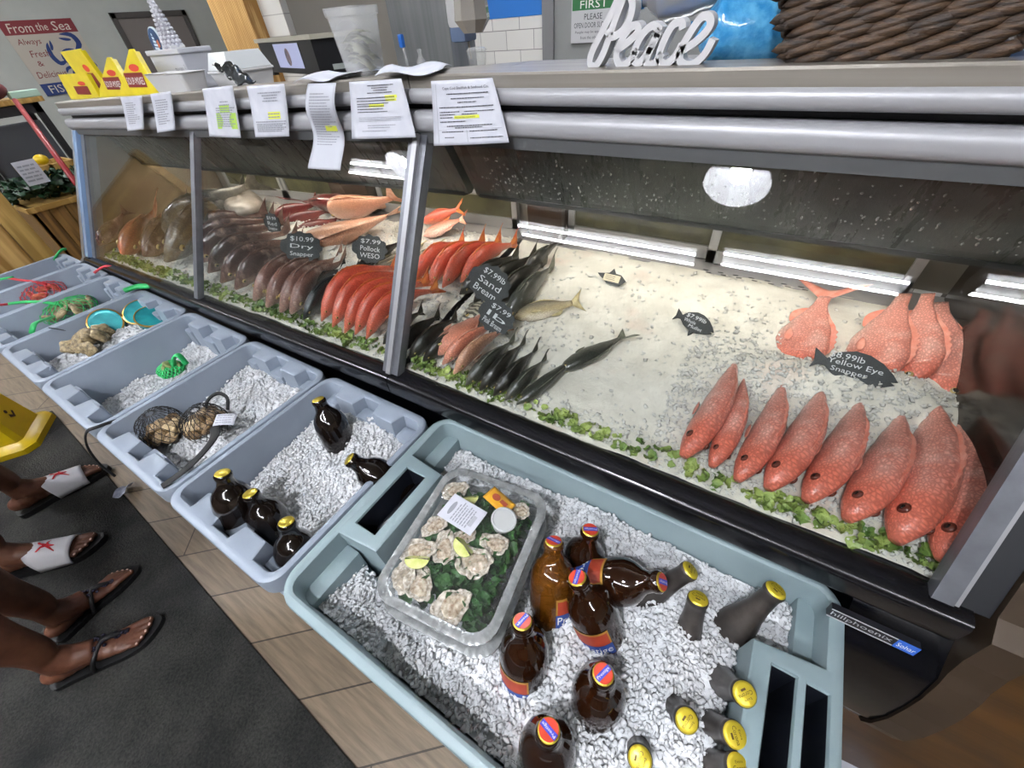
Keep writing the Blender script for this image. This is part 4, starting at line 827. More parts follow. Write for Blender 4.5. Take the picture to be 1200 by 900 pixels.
for p, tilt, az, lab in (((124, 378), .55, .3, 'teal tin tipped up at the left wall of its tote'), ((163, 366), .25, .6, 'teal tin lying behind the gold rimmed one'), ((178, 371), .12, 0, 'teal tin with bright gold rim at the right of its tote')):
    q = Z(*p, .772); t = thing('crab_tin', lab, 'tin', group='teal tins in the fourth tote'); t.matrix_world = Matrix.Translation(q) @ Matrix.Rotation(-az, 4, 'Z') @ Matrix.Rotation(tilt+.3, 4, 'Y')
    MB().lathe([(.042, -.03), (.045, -.028), (.045, .0), (.043, .001)], 32).build('tin_wall', teal, t, ang=40); MB().lathe([(.0435, -.001), (.0475, 0), (.0475, .004), (.0435, .0050)], 32, cap=False).build('rim', gold_m, t, ang=40)
    MB().lathe([(.001, .002), (.030, .002), (.036, .0045), (.0445, .0035)], 32).build('tin_lid', teal, t, ang=40)
clumps(Z(108, 402, .755), 8, .06, .024, 'loose brown oyster in the tote of teal tins', 'loose oysters in the fourth tote', oy_m, 'oyster', t4_ice, .25)
o = MB().tube(catmull([Z(57, 384, .815), Z(75, 387, .79), Z(100, 393, .745)], 6), .0045, 8, flat=.35).build('strap', net_black, smooth=True); tag(o, 'black strap with white tip reaching into the tins tote', 'strap')
f5 = lambda x, y: .735+0*x
clumps(Z(78, 362, .76), 12, .075, .024, 'oyster inside the green net bag of the fifth tote', 'oysters in the fifth tote', oy_m, 'oyster', f5, .25)
q5 = Z(80, 362, .755)
netbag('green net bag of oysters with two green straps', q5, .09, .09, .04, net_green, .0012, straps=[([Z(75, 358, .78), Z(50, 354, .805), Z(28, 354, .815), Z(10, 356, .822)], .008, .5), ([Z(60, 372, .78), Z(48, 376, .81), Z(40, 380, .822), Z(37, 391, .80)], .009, .5)])
for lab, pts in (('bright green net tied over the rear rim by the case', [(145, 341), (160, 336), (175, 335), (188, 333), (197, 335)]), ):
    o = MB().tube(catmull([Z(*p, .826) for p in pts], 6), [.008]+[.013]*23+[.008], 10, flat=.6).build('net_roll', net_green, smooth=True); tag(o, lab, 'net')
clumps(Z(50, 340, .765), 8, .07, .022, 'shellfish inside the red net bag', 'shellfish in the red net', M('reddish_shell', '#a4452f', .5, 0, '#c06a48', 40), 'oyster', f5, .2)
netbag('red net bag of shellfish with red straps', Z(48, 341, .76), .09, .08, .04, net_red, .0013, straps=[([Z(55, 333, .785), Z(40, 330, .805), Z(22, 328, .815), Z(12, 326, .82)], .008, .5), ([Z(12, 356, .80), Z(4, 357, .81), Z(-8, 358, .82)], .008, .5)])
o = MB().tube(catmull([Z(110, 320, .815), Z(117, 315, .822), Z(124, 312, .825), Z(132, 313, .822)], 5), .007, 8, flat=.6).build('strap', net_red, smooth=True); tag(o, 'red strap over the rear rim near the case', 'strap')
o = MB().tube(catmull([Z(62, 309, .78), Z(66, 300, .81), Z(72, 293, .824), Z(77, 292, .82)], 5), .007, 8, flat=.6).build('strap', net_green, smooth=True); tag(o, 'green strap over the rear rim of the farthest tote', 'strap')
o = MB().tube(catmull([Z(-6, 330, .80), Z(2, 327, .815), Z(14, 325, .824)], 5), .007, 8, flat=.6).build('strap', net_green, smooth=True); tag(o, 'green strap over the front rim of the farthest tote', 'strap')
# ------------------------------------------------------------------ fish
PROF = {
 'snapper': dict(up=[(0, .02), (.04, .13), (.12, .34), (.22, .50), (.36, .56), (.55, .45), (.75, .25), (.90, .13), (1, .12)], lo=[(0, .02), (.04, .10), (.15, .26), (.32, .42), (.48, .42), (.65, .30), (.80, .17), (.90, .12), (1, .11)], th=[(0, .10), (.05, .26), (.15, .46), (.26, .56), (.30, .52), (.45, .50), (.7, .30), (.9, .14), (1, .06)]),
 'slim': dict(up=[(0, .03), (.05, .18), (.15, .36), (.3, .48), (.5, .50), (.7, .38), (.88, .20), (1, .14)], lo=[(0, .03), (.05, .14), (.15, .32), (.3, .46), (.5, .48), (.7, .34), (.88, .18), (1, .13)], th=[(0, .06), (.05, .24), (.15, .50), (.28, .62), (.32, .58), (.5, .60), (.7, .42), (.9, .18), (1, .08)]),
}
PROF['row'] = dict(up=[(0, .10), (.04, .22), (.12, .38), (.25, .50), (.45, .52), (.65, .42), (.82, .24), (.94, .10), (1, .02)], lo=[(0, .10), (.04, .20), (.15, .32), (.32, .44), (.5, .44), (.7, .34), (.88, .16), (1, .02)], th=[(0, .22), (.05, .42), (.15, .62), (.27, .72), (.31, .68), (.5, .66), (.7, .48), (.88, .22), (1, .03)])
PROF['flat'] = dict(PROF['snapper'], th=[(a, b*.72) for a, b in PROF['snapper']['th']])
eye_w = M('fish_eye_ring', '#b6a06a', .15, 0, coat=.6); eye_b = M('fish_pupil', '#120d0c', .08, coat=.6); eye_d = M('dark_red_eye', '#5e2a20', .2, coat=.5)
FM = {
 'red': fish_mat('red_snapper_skin', '#ecc2b5', '#df9e90', '#d88c7d', 210, blotch='#e6b2a5', head='#d0705c'), 'deepred': fish_mat('deep_red_skin', '#dd8a6f', '#d56c54', '#c8543f', 260, .3), 'pink': fish_mat('pink_skin', '#eac0b0', '#e0a08c', '#d78a70', 240),
 'dark': fish_mat('dark_bream_skin', '#5a5646', '#34332c', '#1f201d', 230), 'grey': fish_mat('grey_green_skin', '#9a9a8c', '#5d6055', '#3c403a', 260), 'silver': fish_mat('silver_skin', '#e3dcc9', '#bcae86', '#6f6a5b', 300, .2),
 'brown': fish_mat('brown_skin_fish', '#b59a8c', '#74544a', '#483330', 190, .2, blotch='#a58b7e'), 'pale': fish_mat('pale_brown_skin', '#cdb3a6', '#a07d70', '#7a554b', 200, .2, blotch='#c0a99e'), 'peach': fish_mat('peach_skin', '#eac3ad', '#d5a087', '#b88a6f', 210), 'maroon': fish_mat('maroon_skin', '#9a5a50', '#7b3431', '#5c2423', 190),
 'grouper': fish_mat('grouper_skin', '#b5b0a2', '#6b6960', '#464540', 150, .2, blotch='#85827a'), 'orange': fish_mat('orange_skin', '#cf8f6a', '#c4714a', '#9a5638', 150), 'black': fish_mat('black_skin', '#4a4d47', '#22262a', '#12161a', 260, .18), 'stripe': None}
s = N('striped_skin'); w = s.n('ShaderNodeTexWave', Scale=55., Distortion=4., Detail=2.); s.l(s.coord('Object', (.5, 1, 1)), w.inputs['Vector']); s.l(s.ramp(w.outputs['Fac'], [(.35, c('#4d4a40')), (.6, c('#b9b29f'))]), s.p.inputs['Base Color']); s.set(Roughness=.3, Coat_Weight=.3); FM['stripe'] = s.m
FIN = {k: M('fin_'+k, col, .4, 0, col2, 60, .3, 120) for k, col, col2 in (('red', '#d57a66', '#e3a08e'), ('deepred', '#d0603f', '#e08a45'), ('pink', '#df8d72', '#e8b09a'), ('dark', '#26261f', '#4a473a'), ('grey', '#4c4f46', '#7b7b6a'), ('silver', '#a8986a', '#cfc095'), ('brown', '#5a3f38', '#7d6055'), ('pale', '#8f6c5f', '#b5968a'), ('peach', '#c58f74', '#dcb49c'), ('maroon', '#6b2c2b', '#8f4a44'), ('grouper', '#4a4842', '#6f6b60'), ('orange', '#b4653f', '#cf8f6a'), ('black', '#15181b', '#363b3d'), ('stripe', '#4d4a40', '#8b8575'))}
def fish(label, group, H, Tl, skin, kind='snapper', hr=.34, roll=-50, hz=.02, tz=.012, bend=0., tail=True, ext=0., pitch=0., name='fish', arch=0., lift=0.):
    """H, Tl: where the photograph shows snout and tail; hz, tz: their height over the ice"""
    p, q = B(*H), B(*Tl); p.z += hz+lift; q.z += tz+lift
    ax = (q-p); q = p+ax*(1+ext); ax = q-p; L = ax.length; ax.normalize()
    up_ = Vector((0, -.16, 1)); side = (-ax).cross(up_).normalized(); up_ = side.cross(-ax).normalized()
    ro = math.radians(roll); dors = up_*math.cos(ro)+side*math.sin(ro)
    q4 = frame(p, ax, Vector((0, 0, 1)))             # local x head->tail, z dorsal, y across
    yv = dors.cross(ax).normalized()
    for i in range(3): q4[i][0], q4[i][1], q4[i][2], q4[i][3] = ax[i], yv[i], dors[i], p[i]
    t = thing(name, label, 'fish', group=group); t.matrix_world = q4
    P = PROF[kind]; Hh = L*hr; bl = .84*L if tail else L; nb, n = 22, 18
    def spine(u): return (0, bend*L*math.sin(PI*u), arch*L*math.sin(PI*u))
    mb = MB()
    for j in range(nb+1):
        u = (j/nb)**.85; a_, b_, w_ = interp(P['up'], u)*Hh, interp(P['lo'], u)*Hh, interp(P['th'], u)*Hh*.5; sy, sz = spine(u)[1:]
        for i in range(n):
            a = 2*PI*i/n; ca, sa = math.cos(a), math.sin(a); zz = (a_ if sa > 0 else b_)*sa; yy = w_*math.copysign(abs(ca)**.85, ca)
            mb.v.append((u*bl, yy+sy, zz+sz))
    mb.f = [(j*n+i, j*n+(i+1) % n, (j+1)*n+(i+1) % n, (j+1)*n+i) for j in range(nb) for i in range(n)]+[tuple(range(n)), tuple(nb*n+i for i in range(n))]; mb.mi = [0]*len(mb.f)
    mb.build('body', FM[skin], t, smooth=True)
    fm = FIN[skin]; th = .0012
    if tail:
        e0 = (bl, spine(1)[1], spine(1)[2]); k = Hh*.55
        def tf(u, v):
            a = (v-.5)*2; ln = (.17*L)*(.62+.5*abs(a)**1.3)
            return Vector((e0[0]-.02*L+u*ln, e0[1]+.004*math.sin(9*v)*u, e0[2]+a*(.10*Hh+u*k)))
        mb = MB().grid(tf, 5, 12); mb.build('tail_fin', fm, t, smooth=True, solid=th)
    def df(u, v):
        x = .30+.52*u; h = interp(P['up'], x)*Hh; sy, sz = spine(x)[1:]; hh = Hh*.10*math.sin(PI*min(1, u*.9+.12))*(1+.16*(1 if int(u*18) % 2 else -1)*(u < .6))
        return Vector((x*bl+v*hh*.5, sy, sz+h*.95+v*hh))
    MB().grid(df, 18, 2).build('dorsal_fin', fm, t, solid=th)
    def af(u, v):
        x = .62+.2*u; h = interp(P['lo'], x)*Hh; sy, sz = spine(x)[1:]; hh = Hh*.15*math.sin(PI*min(1, u*.8+.15))
        return Vector((x*bl+v*hh*.8, sy, sz-h*.95-v*hh))
    MB().grid(af, 8, 2).build('anal_fin', fm, t, solid=th)
    for sgn in (1, -1):
        x = .32; w_ = interp(P['th'], x)*Hh*.5; sy, sz = spine(x)[1:]
        def pf(u, v):
            a = (v-.5)*2; wd = Hh*.075*math.sin(PI*min(.97, u*.85+.12)); return Vector((x*bl+u*.13*L, sy+sgn*(interp(P['th'], x+.13*u)*Hh*.5*.97+.0035), sz-.12*Hh-u*.05*Hh+a*wd))
        MB().grid(pf, 6, 4).build('pectoral_fin', fm, t, smooth=True, solid=th)
        xe = .135 if kind != 'slim' else .10; we = interp(P['th'], xe)*Hh*.5; ze = .30*interp(P['up'], xe)*Hh+.02*Hh; sy, sz = spine(xe)[1:]; re = Hh*({'slim': .06, 'row': .115}.get(kind, .075))
        eo = MB().sphere((xe*bl, sy+sgn*we*.86, sz+ze), (re, re*.55, re), 14, 8).build('eye', eye_d if kind == 'row' else eye_w, t, smooth=True)
        MB().sphere((xe*bl, sy+sgn*(we*.86+re*.22), sz+ze), (re*.62, re*.45, re*.62), 12, 8).build('pupil', eye_b, eo, smooth=True)
    return t
ordn = ['first', 'second', 'third', 'fourth', 'fifth', 'sixth', 'seventh', 'eighth', 'ninth']
# front row of snappers
rows = [((797, 546), (858, 430), .24), ((829, 558), (868, 452), .22), ((858, 574), (913, 456), .23), ((893, 584), (958, 462), .25), ((936, 598), (1002, 476), .25), ((982, 620), (1050, 492), .26), ((1037, 645), (1090, 480), .26), ((1089, 667), (1122, 498), .26)]
for i, (h, tl_, hr) in enumerate(rows):
    lab = 'red snapper in the front row, '+('leftmost beside the bare ice' if i == 0 else 'rightmost beside the grey end post' if i == 7 else ordn[i]+' from the left')
    fish(lab, 'front row of red snapper', h, tl_, 'red', 'row', hr, -28-2*(i % 3), .014, .0, ext=.04, bend=-.02, lift=.012, arch=.03, tail=False)
back = [((915, 432), (966, 352), .40, -72, 'red snapper with spread tail, alone at left of the back row'), ((1000, 452), (1046, 366), .40, -66, 'red snapper behind the yellow eye price sign'), ((1056, 452), (1072, 366), .40, -60, 'red snapper second from right in the back row'), ((1112, 474), (1086, 376), .40, -70, 'red snapper at right end of the back row by the dark wall')]
for i, (h, tl_, hr, ro, lab) in enumerate(back): fish(lab, 'back row of red snapper', h, tl_, 'red', 'flat', hr, ro, -.022, .030, lift=.010, tail=i == 0)
# long red fish, two fans
for i, (h, tl_) in enumerate((((486, 338), (549, 288)), ((504, 342), (573, 287)), ((520, 345), (592, 287)), ((541, 339), (610, 290)))):
    fish('slender red fish in the rear fan by the post, %s' % ['leftmost', 'second from left', 'third from left', 'rightmost by the black sign'][i], 'rear fan of slender red fish', h, tl_, 'deepred', 'slim', .24, -5, .012, .018, arch=.10, lift=.008, bend=.03)
for i, (h, tl_) in enumerate((((380, 384), (478, 318)), ((393, 391), (490, 325)), ((407, 398), (500, 332)), ((419, 400), (512, 338)), ((432, 405), (522, 347)))):
    fish('slender red fish in the front fan by the post, %s' % ['topmost of the five', 'second from the top', 'middle one', 'fourth from the top', 'lowest of the five'][i], 'front fan of slender red fish', h, tl_, 'deepred', 'slim', .22, -5, .012, .03, arch=.13, lift=.008, bend=.07)
# dark bream
for i, (h, tl_, sk) in enumerate((((452, 412), (500, 370), 'dark'), ((466, 424), (520, 375), 'dark'), ((482, 428), (540, 378), 'dark'), ((498, 432), (560, 388), 'dark'))):
    fish('dark bream at the foot of the grey post, %s' % ['left of the post', 'partly behind the post', 'first right of the post', 'nearest the pink fish'][i], 'dark bream by the post', h, tl_, sk, 'slim', .30, -15, .016, .016, arch=.07, lift=.006)
for i, (h, tl_, sk) in enumerate((((540, 352), (612, 303), 'dark'), ((556, 362), (632, 303), 'dark'), ((572, 372), (645, 309), 'dark'), ((592, 383), (652, 315), 'grey'), ((612, 330), (660, 287), 'dark'))):
    fish('dark bream behind the sand bream sign, %s' % ['rear left one', 'second from the rear', 'third from the rear', 'longest grey green one at the right', 'small one under the back ledge'][i], 'dark bream behind the signs', h, tl_, sk, 'slim', .27, -10, .014, .016, arch=.05, lift=.004)
fish('striped bream showing its side between the two black signs', 'dark bream behind the signs', (543, 385), (592, 345), 'stripe', 'flat', .5, -70, .012, .014, lift=.006)
for i, (h, tl_, ro, hr) in enumerate((((511, 426), (578, 372), -72, .44), ((521, 438), (594, 384), -15, .26), ((534, 449), (603, 390), -10, .25))):
    fish('pink bream below the black price sign, %s' % ['lying on its side at left', 'middle one', 'orange backed one at right'][i], 'pink bream in front of the sign', h, tl_, 'pink' if i < 2 else 'peach', 'snapper', hr, ro, .016, .02, arch=.06, lift=.01, bend=.03)
for i, (h, tl_) in enumerate((((547, 458), (606, 402)), ((562, 466), (618, 405)), ((578, 472), (632, 413)), ((592, 477), (642, 425)))):
    fish('grey green bream in the front fan right of the pink ones, %s from left' % ordn[i], 'front fan of grey bream', h, tl_, 'grey' if i in (0, 3) else 'dark', 'slim', .30, -18, .012, .014, arch=.06, lift=.004)
fish('long grey fish with its tail hidden, pointing at the lettuce', 'mackerel on the open ice', (606, 480), (672, 426), 'grey', 'slim', .27, -40, .014, .012, tail=False)
fish('grey mackerel lying across the ice with tail toward the right', 'mackerel on the open ice', (655, 440), (738, 396), 'grey', 'slim', .25, -70, .010, .010, lift=.004)
fish('small silver yellow fish alone on the open ice', 'mackerel on the open ice', (600, 378), (684, 358), 'silver', 'slim', .27, 65, .010, .010, lift=.004)
fish('white bellied red fish at the rear just right of the post', 'rear fish near the post', (497, 281), (548, 262), 'pink', 'slim', .28, 70, .012, .02); fish('thin red fish lying behind the white bellied one', 'rear fish near the post', (496, 268), (545, 255), 'deepred', 'slim', .2, 30, .02, .03)
# left case
fish('large peach snapper with a pale oval patch on its flank', 'large fish at the rear of the left case', (352, 306), (478, 258), 'peach', 'snapper', .42, -62, .02, .025, lift=.012); fish('tan snapper behind the large peach one, head to the left', 'large fish at the rear of the left case', (392, 262), (478, 248), 'peach', 'snapper', .34, -40, .02, .03, lift=.02)
fish('maroon rockfish lying against the back ledge', 'large fish at the rear of the left case', (420, 252), (352, 246), 'maroon', 'snapper', .36, 50, .02, .02, lift=.012)
for i, (h, tl_) in enumerate((((318, 262), (378, 236)), ((328, 270), (392, 244)), ((338, 282), (405, 254)))): fish('maroon fish half under ice in the left case, %s' % ['rearmost of three', 'middle of three', 'nearest of three'][i], 'maroon fish under ice', h, tl_, 'maroon', 'slim', .24, -10, .004, .002, arch=.03)
fish('slim black mackerel by the round price sign left of the post', 'fish beside the pollock sign', (414, 328), (482, 284), 'black', 'slim', .22, -30, .012, .014, arch=.04, lift=.004); fish('silver white fish under the slim black mackerel', 'fish beside the pollock sign', (438, 322), (500, 290), 'silver', 'slim', .26, -60, .010, .012, lift=.004)
fish('silver fish seen just right of the post on the ice', 'fish beside the pollock sign', (478, 312), (520, 286), 'silver', 'slim', .22, -60, .010, .010)
for i, (h, tl_) in enumerate((((230, 292), (325, 256)), ((233, 304), (335, 262)), ((238, 318), (345, 268)), ((250, 330), (352, 276)), ((265, 342), (360, 284)), ((282, 350), (366, 292)))):
    fish('brown snapper in the wide fan of the left case, %s from the rear' % ordn[i], 'fan of brown snapper', h, tl_, 'brown', 'snapper', .30, -22, .02, .02, arch=.07, lift=.012, bend=.04)
for i, (h, tl_) in enumerate((((303, 362), (380, 296)), ((318, 370), (395, 300)), ((334, 376), (408, 303)), ((346, 378), (412, 308)))):
    fish('pale mottled snapper beside the brown fan, %s' % ['nearest the brown ones', 'second along', 'third along', 'nearest the black pair'][i], 'pale mottled snapper', h, tl_, 'pale', 'snapper', .30, -28, .02, .018, arch=.07, lift=.008, bend=.04)
for i, (h, tl_) in enumerate((((346, 374), (412, 318)), ((360, 383), (428, 322)))): fish('black backed fish left of the red fan, %s' % ['rear one of the pair', 'front one of the pair'][i], 'black backed pair', h, tl_, 'black', 'slim', .26, -20, .018, .018, arch=.08, lift=.006, bend=.04)
fish('big grey grouper nearest the narrow mullion', 'big fish at the far end', (205, 322), (300, 236), 'grouper', 'snapper', .30, -25, .02, .02, arch=.05, lift=.03); fish('big dark grouper behind the nearest one', 'big fish at the far end', (200, 292), (318, 226), 'grouper', 'snapper', .28, -25, .02, .03, arch=.06, lift=.03)
fish('big orange fish standing head down by the left end wall', 'big fish at the far end', (148, 316), (196, 258), 'orange', 'snapper', .36, -40, .02, .03, lift=.03); fish('brown grouper in the far left corner of the case', 'big fish at the far end', (116, 302), (160, 258), 'brown', 'snapper', .36, -30, .02, .03, lift=.02)
fish('brown fish between the orange one and the groupers', 'big fish at the far end', (178, 312), (232, 250), 'brown', 'snapper', .32, -30, .02, .03, lift=.02)
# cut fish pieces
flesh = M('white_fish_flesh', '#7d736a', .35, 0, '#9f948a', 30, .3, 60, coat=.2); fleshp = M('pink_fish_flesh', '#d8a49a', .35, 0, '#e8c4ba', 40, .3, 60, coat=.2)
def slab(label, p, sz, yaw, mat_, name='fish_fillet'):
    mb = MB(); n, m_ = 18, 12; k = random.uniform(0, 5)
    for j in range(m_+1):
        th = PI*j/m_
        for i in range(n):
            a = 2*PI*i/n; r = math.sin(th)**.6; mb.v.append((sz[0]*r*math.copysign(abs(math.cos(a))**.7, math.cos(a)), sz[1]*r*math.copysign(abs(math.sin(a))**.7, math.sin(a)), sz[2]*(1-math.cos(th))*.5*(1+.05*math.sin(3*a+k)+.03*math.cos(5*a))))
    mb.f = [(j*n+i, j*n+(i+1) % n, (j+1)*n+(i+1) % n, (j+1)*n+i) for j in range(m_) for i in range(n)]; mb.mi = [0]*len(mb.f)
    o = mb.build(name, mat_, smooth=True); o.matrix_world = Matrix.Translation(p) @ Matrix.Rotation(yaw, 4, 'Z'); tag(o, label, 'fish piece', 'cut fish at the far end'); return o
slab('thick white cut fish slab at the rear of the left case', B(288, 246, .03), (.15, .07, .06), -.35, flesh, 'fish_slab'); slab('pink fish piece in front of the white slab', B(240, 240, .05), (.07, .045, .04), .2, fleshp); slab('orange fish steak at the far end near the mullion', B(208, 262, .06), (.05, .035, .045), .5, M('orange_flesh', '#d58258', .35, 0, '#e2a283', 30, coat=.2))
slab('pale pink fillet beside the orange steak', B(222, 256, .05), (.05, .03, .03), -.2, fleshp)
# chalk price signs
def sign(label, ctr, wpx, kind, lines, yaw=0., lean=.35, h=.02, txt=1., roll=0.):
    p = B(*ctr, h); w = wpx
    out = []
    if kind == 'fish':
        pts = [(-.5, .06), (-.52, .16), (-.42, .10), (-.34, .05), (-.25, .17), (-.05, .245), (.12, .235), (.30, .16), (.44, .05), (.52, -.04), (.44, -.06), (.50, -.09), (.36, -.17), (.18, -.22), (-.02, -.22), (-.2, -.16), (-.34, -.06), (-.42, -.07), (-.51, -.14), (-.48, -.02)]
        out = [(x*w, y*w) for x, y in pts][::-1]
    else: out = [((.34+.022*math.cos(11*a)+.05*math.exp(-((a-PI)/.22)**2))*w*math.cos(a)*1.15, (.34+.022*math.cos(11*a))*w*math.sin(a)) for a in [2*PI*i/66 for i in range(66)]]
    r = Vector((math.cos(yaw), math.sin(yaw), 0)); nrm = Vector((0, 0, 1)).cross(r); nrm.normalize(); u_ = Vector((0, 0, 1))*math.cos(lean)+nrm*math.sin(lean)
    t = thing('price_sign', label, 'price sign', group='black chalk price signs'); t.matrix_world = frame(p, r, u_) @ Matrix.Rotation(roll, 4, 'Z')
    MB().prism(out, .003).build('board', chalk_board, t)
    st = [(-.04*w, -.15*w), (.14*w, -.15*w), (.05*w, -.38*w)]
    MB().prism(st, .0028).build('spike', chalk_board, t)
    mb = MB()
    for s_, cx, cy, ww, hh in lines: mb.add(*T(s_, cx*w, cy*w, ww*w*txt, hh*w*txt, .0036))
    mb.build('chalk_writing', chalk, t); return t
FL = [('$8.99lb', -.12, .13, .42, .10), ('Yellow Eye', 0, .03, .66, .10), ('Snapper', -.04, -.075, .44, .09), ('G+F', -.02, -.165, .2, .07)]
sign('fish shaped black chalk sign for yellow eye snapper in the right case', (1000, 432), .115, 'fish', FL, -.04, .75, .045)
sign('fish shaped black sign alone on the bare ice', (814, 378), .085, 'fish', [('$7.99lb', 0, .10, .5, .11), ('Whole', -.1, -.02, .3, .08), ('Mullet', .1, -.12, .34, .08)], -.32, .85, .02)
def RS(lab, ctr, w, ls, yaw, lean, h, roll=-.5): sign(lab, ctr, w, 'round', [(s_, 0, .17-.17*i, .46, .12) for i, s_ in enumerate(ls)], yaw, lean, h, 1., roll)
RS('round black sign reading Sand Bream on the dark fish', (574, 333), .125, ['$7.99lb', 'Sand', 'Bream'], .72, .7, .065, -.75)
RS('round black sign leaning behind the pink bream', (582, 372), .10, ['$7.99', 'lb', 'Pink Bream'], .70, .7, .06, -.75)
RS('round black sign reading Dry Snapper on the brown fish', (354, 290), .135, ['$10.99', 'Dry', 'Snapper'], 1.0, .75, .085, -.35)
RS('round black sign reading Pollock next to the grey post', (434, 292), .115, ['$7.99', 'Pollock', 'WESO'], .9, .7, .07, -.35)
RS('narrow dark sign half turned away at the rear of the left case', (320, 262), .10, ['$9.99', 'Red', 'Snapper'], .1, .3, .06, 0)
p = B(718, 327, .018); t = thing('price_sign', 'small pale fish shaped sign with dark head at the rear of the bare ice', 'price sign', group='black chalk price signs'); t.matrix_world = frame(p, (1, -.05, 0), (0, .7, .7))
MB().prism([(-.032, .0), (-.04, .006), (-.03, .008), (-.012, .012), (-.004, .024), (.004, .013), (.018, .012), (.034, .0), (.02, -.014), (-.012, -.012), (-.028, -.002)][::-1], .003).build('board', chalk_board, t)
MB().add(*R(-.022, -.008, .018, .009, .0036)).build('paper_strip', M('cream_strip', '#d8ccb0', .7), t)
mb = MB()
for j in range(3): mb.add(*dashes(-.018, .006, .005-.004*j, .0012, .004))
mb.build('strip_print', ink, t)
# ------------------------------------------------------------------ papers taped on the hood
def note(label, quad, writer, ymat=paper, curl=.006, nv=16, wav=0., name='paper_notice'):
    """quad: photograph corners tl, tr, br, bl; the sheet hangs just before the hood rails"""
    P = [Y(*quad[0], .614), Y(*quad[1], .614), Y(*quad[2], .612), Y(*quad[3], .612)]
    W = ((P[1]-P[0]).length+(P[2]-P[3]).length)/2; Hh = ((P[3]-P[0]).length+(P[2]-P[1]).length)/2
    def pos(u, v, off=0.):
        """u right 0..1, v down 0..1"""
        a = P[0].lerp(P[1], u); b = P[3].lerp(P[2], u); p = a.lerp(b, v); return p+Vector((wav*.35*math.sin(7.5*v), -off-curl*math.sin(PI*u)*.4-curl*v*v-wav*math.sin(7.5*v), 0))
    t = thing(name, label, 'notice', P[0], group='notices taped along the cases'); inv = Vector(P[0])
    mb = MB().grid(lambda u, v: pos(u, v)-inv, 8, nv); mb.build('sheet', ymat, t, smooth=True, solid=.0004)
    groups = {}
    for mat_, (vs, fs) in writer(W, Hh): groups.setdefault(mat_, []).append((vs, fs))
    for i, (mat_, its) in enumerate(groups.items()):
        mb = MB()
        for vs, fs in its: mb.add([pos(x/W, 1-y/Hh, .0008+zz)-inv for x, y, zz in vs], fs)
        mb.build('highlight' if mat_ in (hilite, hilite_g) else 'print', mat_, t)
    return t
def lines(W, H, rows, m_=ink_grey):
    return [(m_, dashes(x0*W, x1*W, y*H, h*H, 0)) for x0, x1, y, h in rows]
def w_small(W, H): return lines(W, H, [(.2, random.uniform(.55, .85), .82-.06*i, .026) for i in range(11)])
def w_green(W, H): return [(hilite_g, R(.36*W, .18*H, .96*W, .50*H, 0)), (hilite_g, R(.5*W, .5*H, .8*W, .66*H, 0))]+[(ink_grey, dashes(a*W, b*W, y*H, .022*H, .0004)) for a, b, y in [(.55, .8, .72), (.5, .82, .66)]+[(.38, random.uniform(.75, .95), .6-.045*i) for i in range(9)]]
def w_yel(W, H): return [(hilite, R(.5*W, .36*H, .82*W, .5*H, 0))]+[(ink_grey, dashes(a*W, b*W, y*H, .022*H, .0004)) for a, b, y in [(.3, .9, .86), (.4, .8, .81), (.45, .78, .76), (.4, .8, .71), (.5, .8, .46), (.5, .8, .4), (.1, .95, .31)]+[(.12, random.uniform(.8, .95), .26-.035*i) for i in range(5)]]
def w_long(W, H): return [(hilite, R(.5*W, .46*H, .85*W, .53*H, 0))]+lines(W, H, [(.15, random.uniform(.6, .9), .9-.032*i, .011) for i in range(20)])
def w_form(W, H):
    o = [(hilite, R(.66*W, .70*H, .86*W, .75*H, 0)), (hilite, R(.36*W, .56*H, .62*W, .61*H, 0)), (hilite, R(.66*W, .65*H, .84*W, .69*H, 0))]
    o += [(ink, dashes(a*W, b*W, y*H, .014*H, .0004)) for a, b, y in ((.38, .85, .92), (.45, .75, .88), (.48, .72, .84), (.36, .8, .80), (.14, .82, .72), (.14, .82, .67), (.14, .7, .62), (.14, .62, .58), (.14, .6, .53), (.14, .66, .48))]
    return o+lines(W, H, [(.15, .85, .38-.03*i, .01) for i in range(3)]+[(.3, .75, .24, .012), (.3, .66, .2, .012), (.2, .6, .14, .012)])
def w_cape(W, H):
    o = [(ink, T('Cape Cod Shellfish & Seafood Co.', .56*W, .88*H, .72*W, .052*H, .0004)), (hilite, R(.34*W, .42*H, .70*W, .47*H, 0)), (ink, T('YELLOWTAIL FLOUNDER', .5*W, .445*H, .30*W, .022*H, .0006))]
    o += [(ink, dashes(a*W, b*W, y*H, .014*H, .0004)) for a, b, y in ((.26, .9, .80), (.32, .82, .73), (.42, .7, .67), (.12, .92, .60), (.12, .44, .53), (.5, .92, .53), (.12, .36, .49), (.46, .68, .49), (.12, .32, .445), (.12, .5, .38), (.22, .85, .31), (.34, .72, .28), (.14, .46, .22), (.54, .9, .22), (.18, .32, .13), (.54, .95, .11))]
    return o+[(ink_grey, R(.08*W, .245*H, .96*W, .25*H, .0003)), (ink_grey, R(.085*W, .05*H, .09*W, .95*H, .0003)), (ink_grey, R(.5*W, .05*H, .505*W, .245*H, .0003))]
note('small printed slip at the far left end of the hood', [(141, 114), (166, 112), (171, 151), (152, 153)], w_small)
note('folded narrow slip second from the left end', [(176, 110), (200, 107), (208, 152), (187, 155)], w_small)
note('notice with a large green highlighted block', [(237, 104), (272, 100), (285, 161), (248, 159)], w_green)
note('notice with a small yellow highlight right of the green one', [(289, 101), (333, 98), (342, 159), (302, 160)], w_yel)
note('long curling receipt hanging lowest over the left glass', [(361, 98), (394, 97), (404, 197), (366, 195)], w_long, paper2, .004, 30, .012, name='paper_receipt')
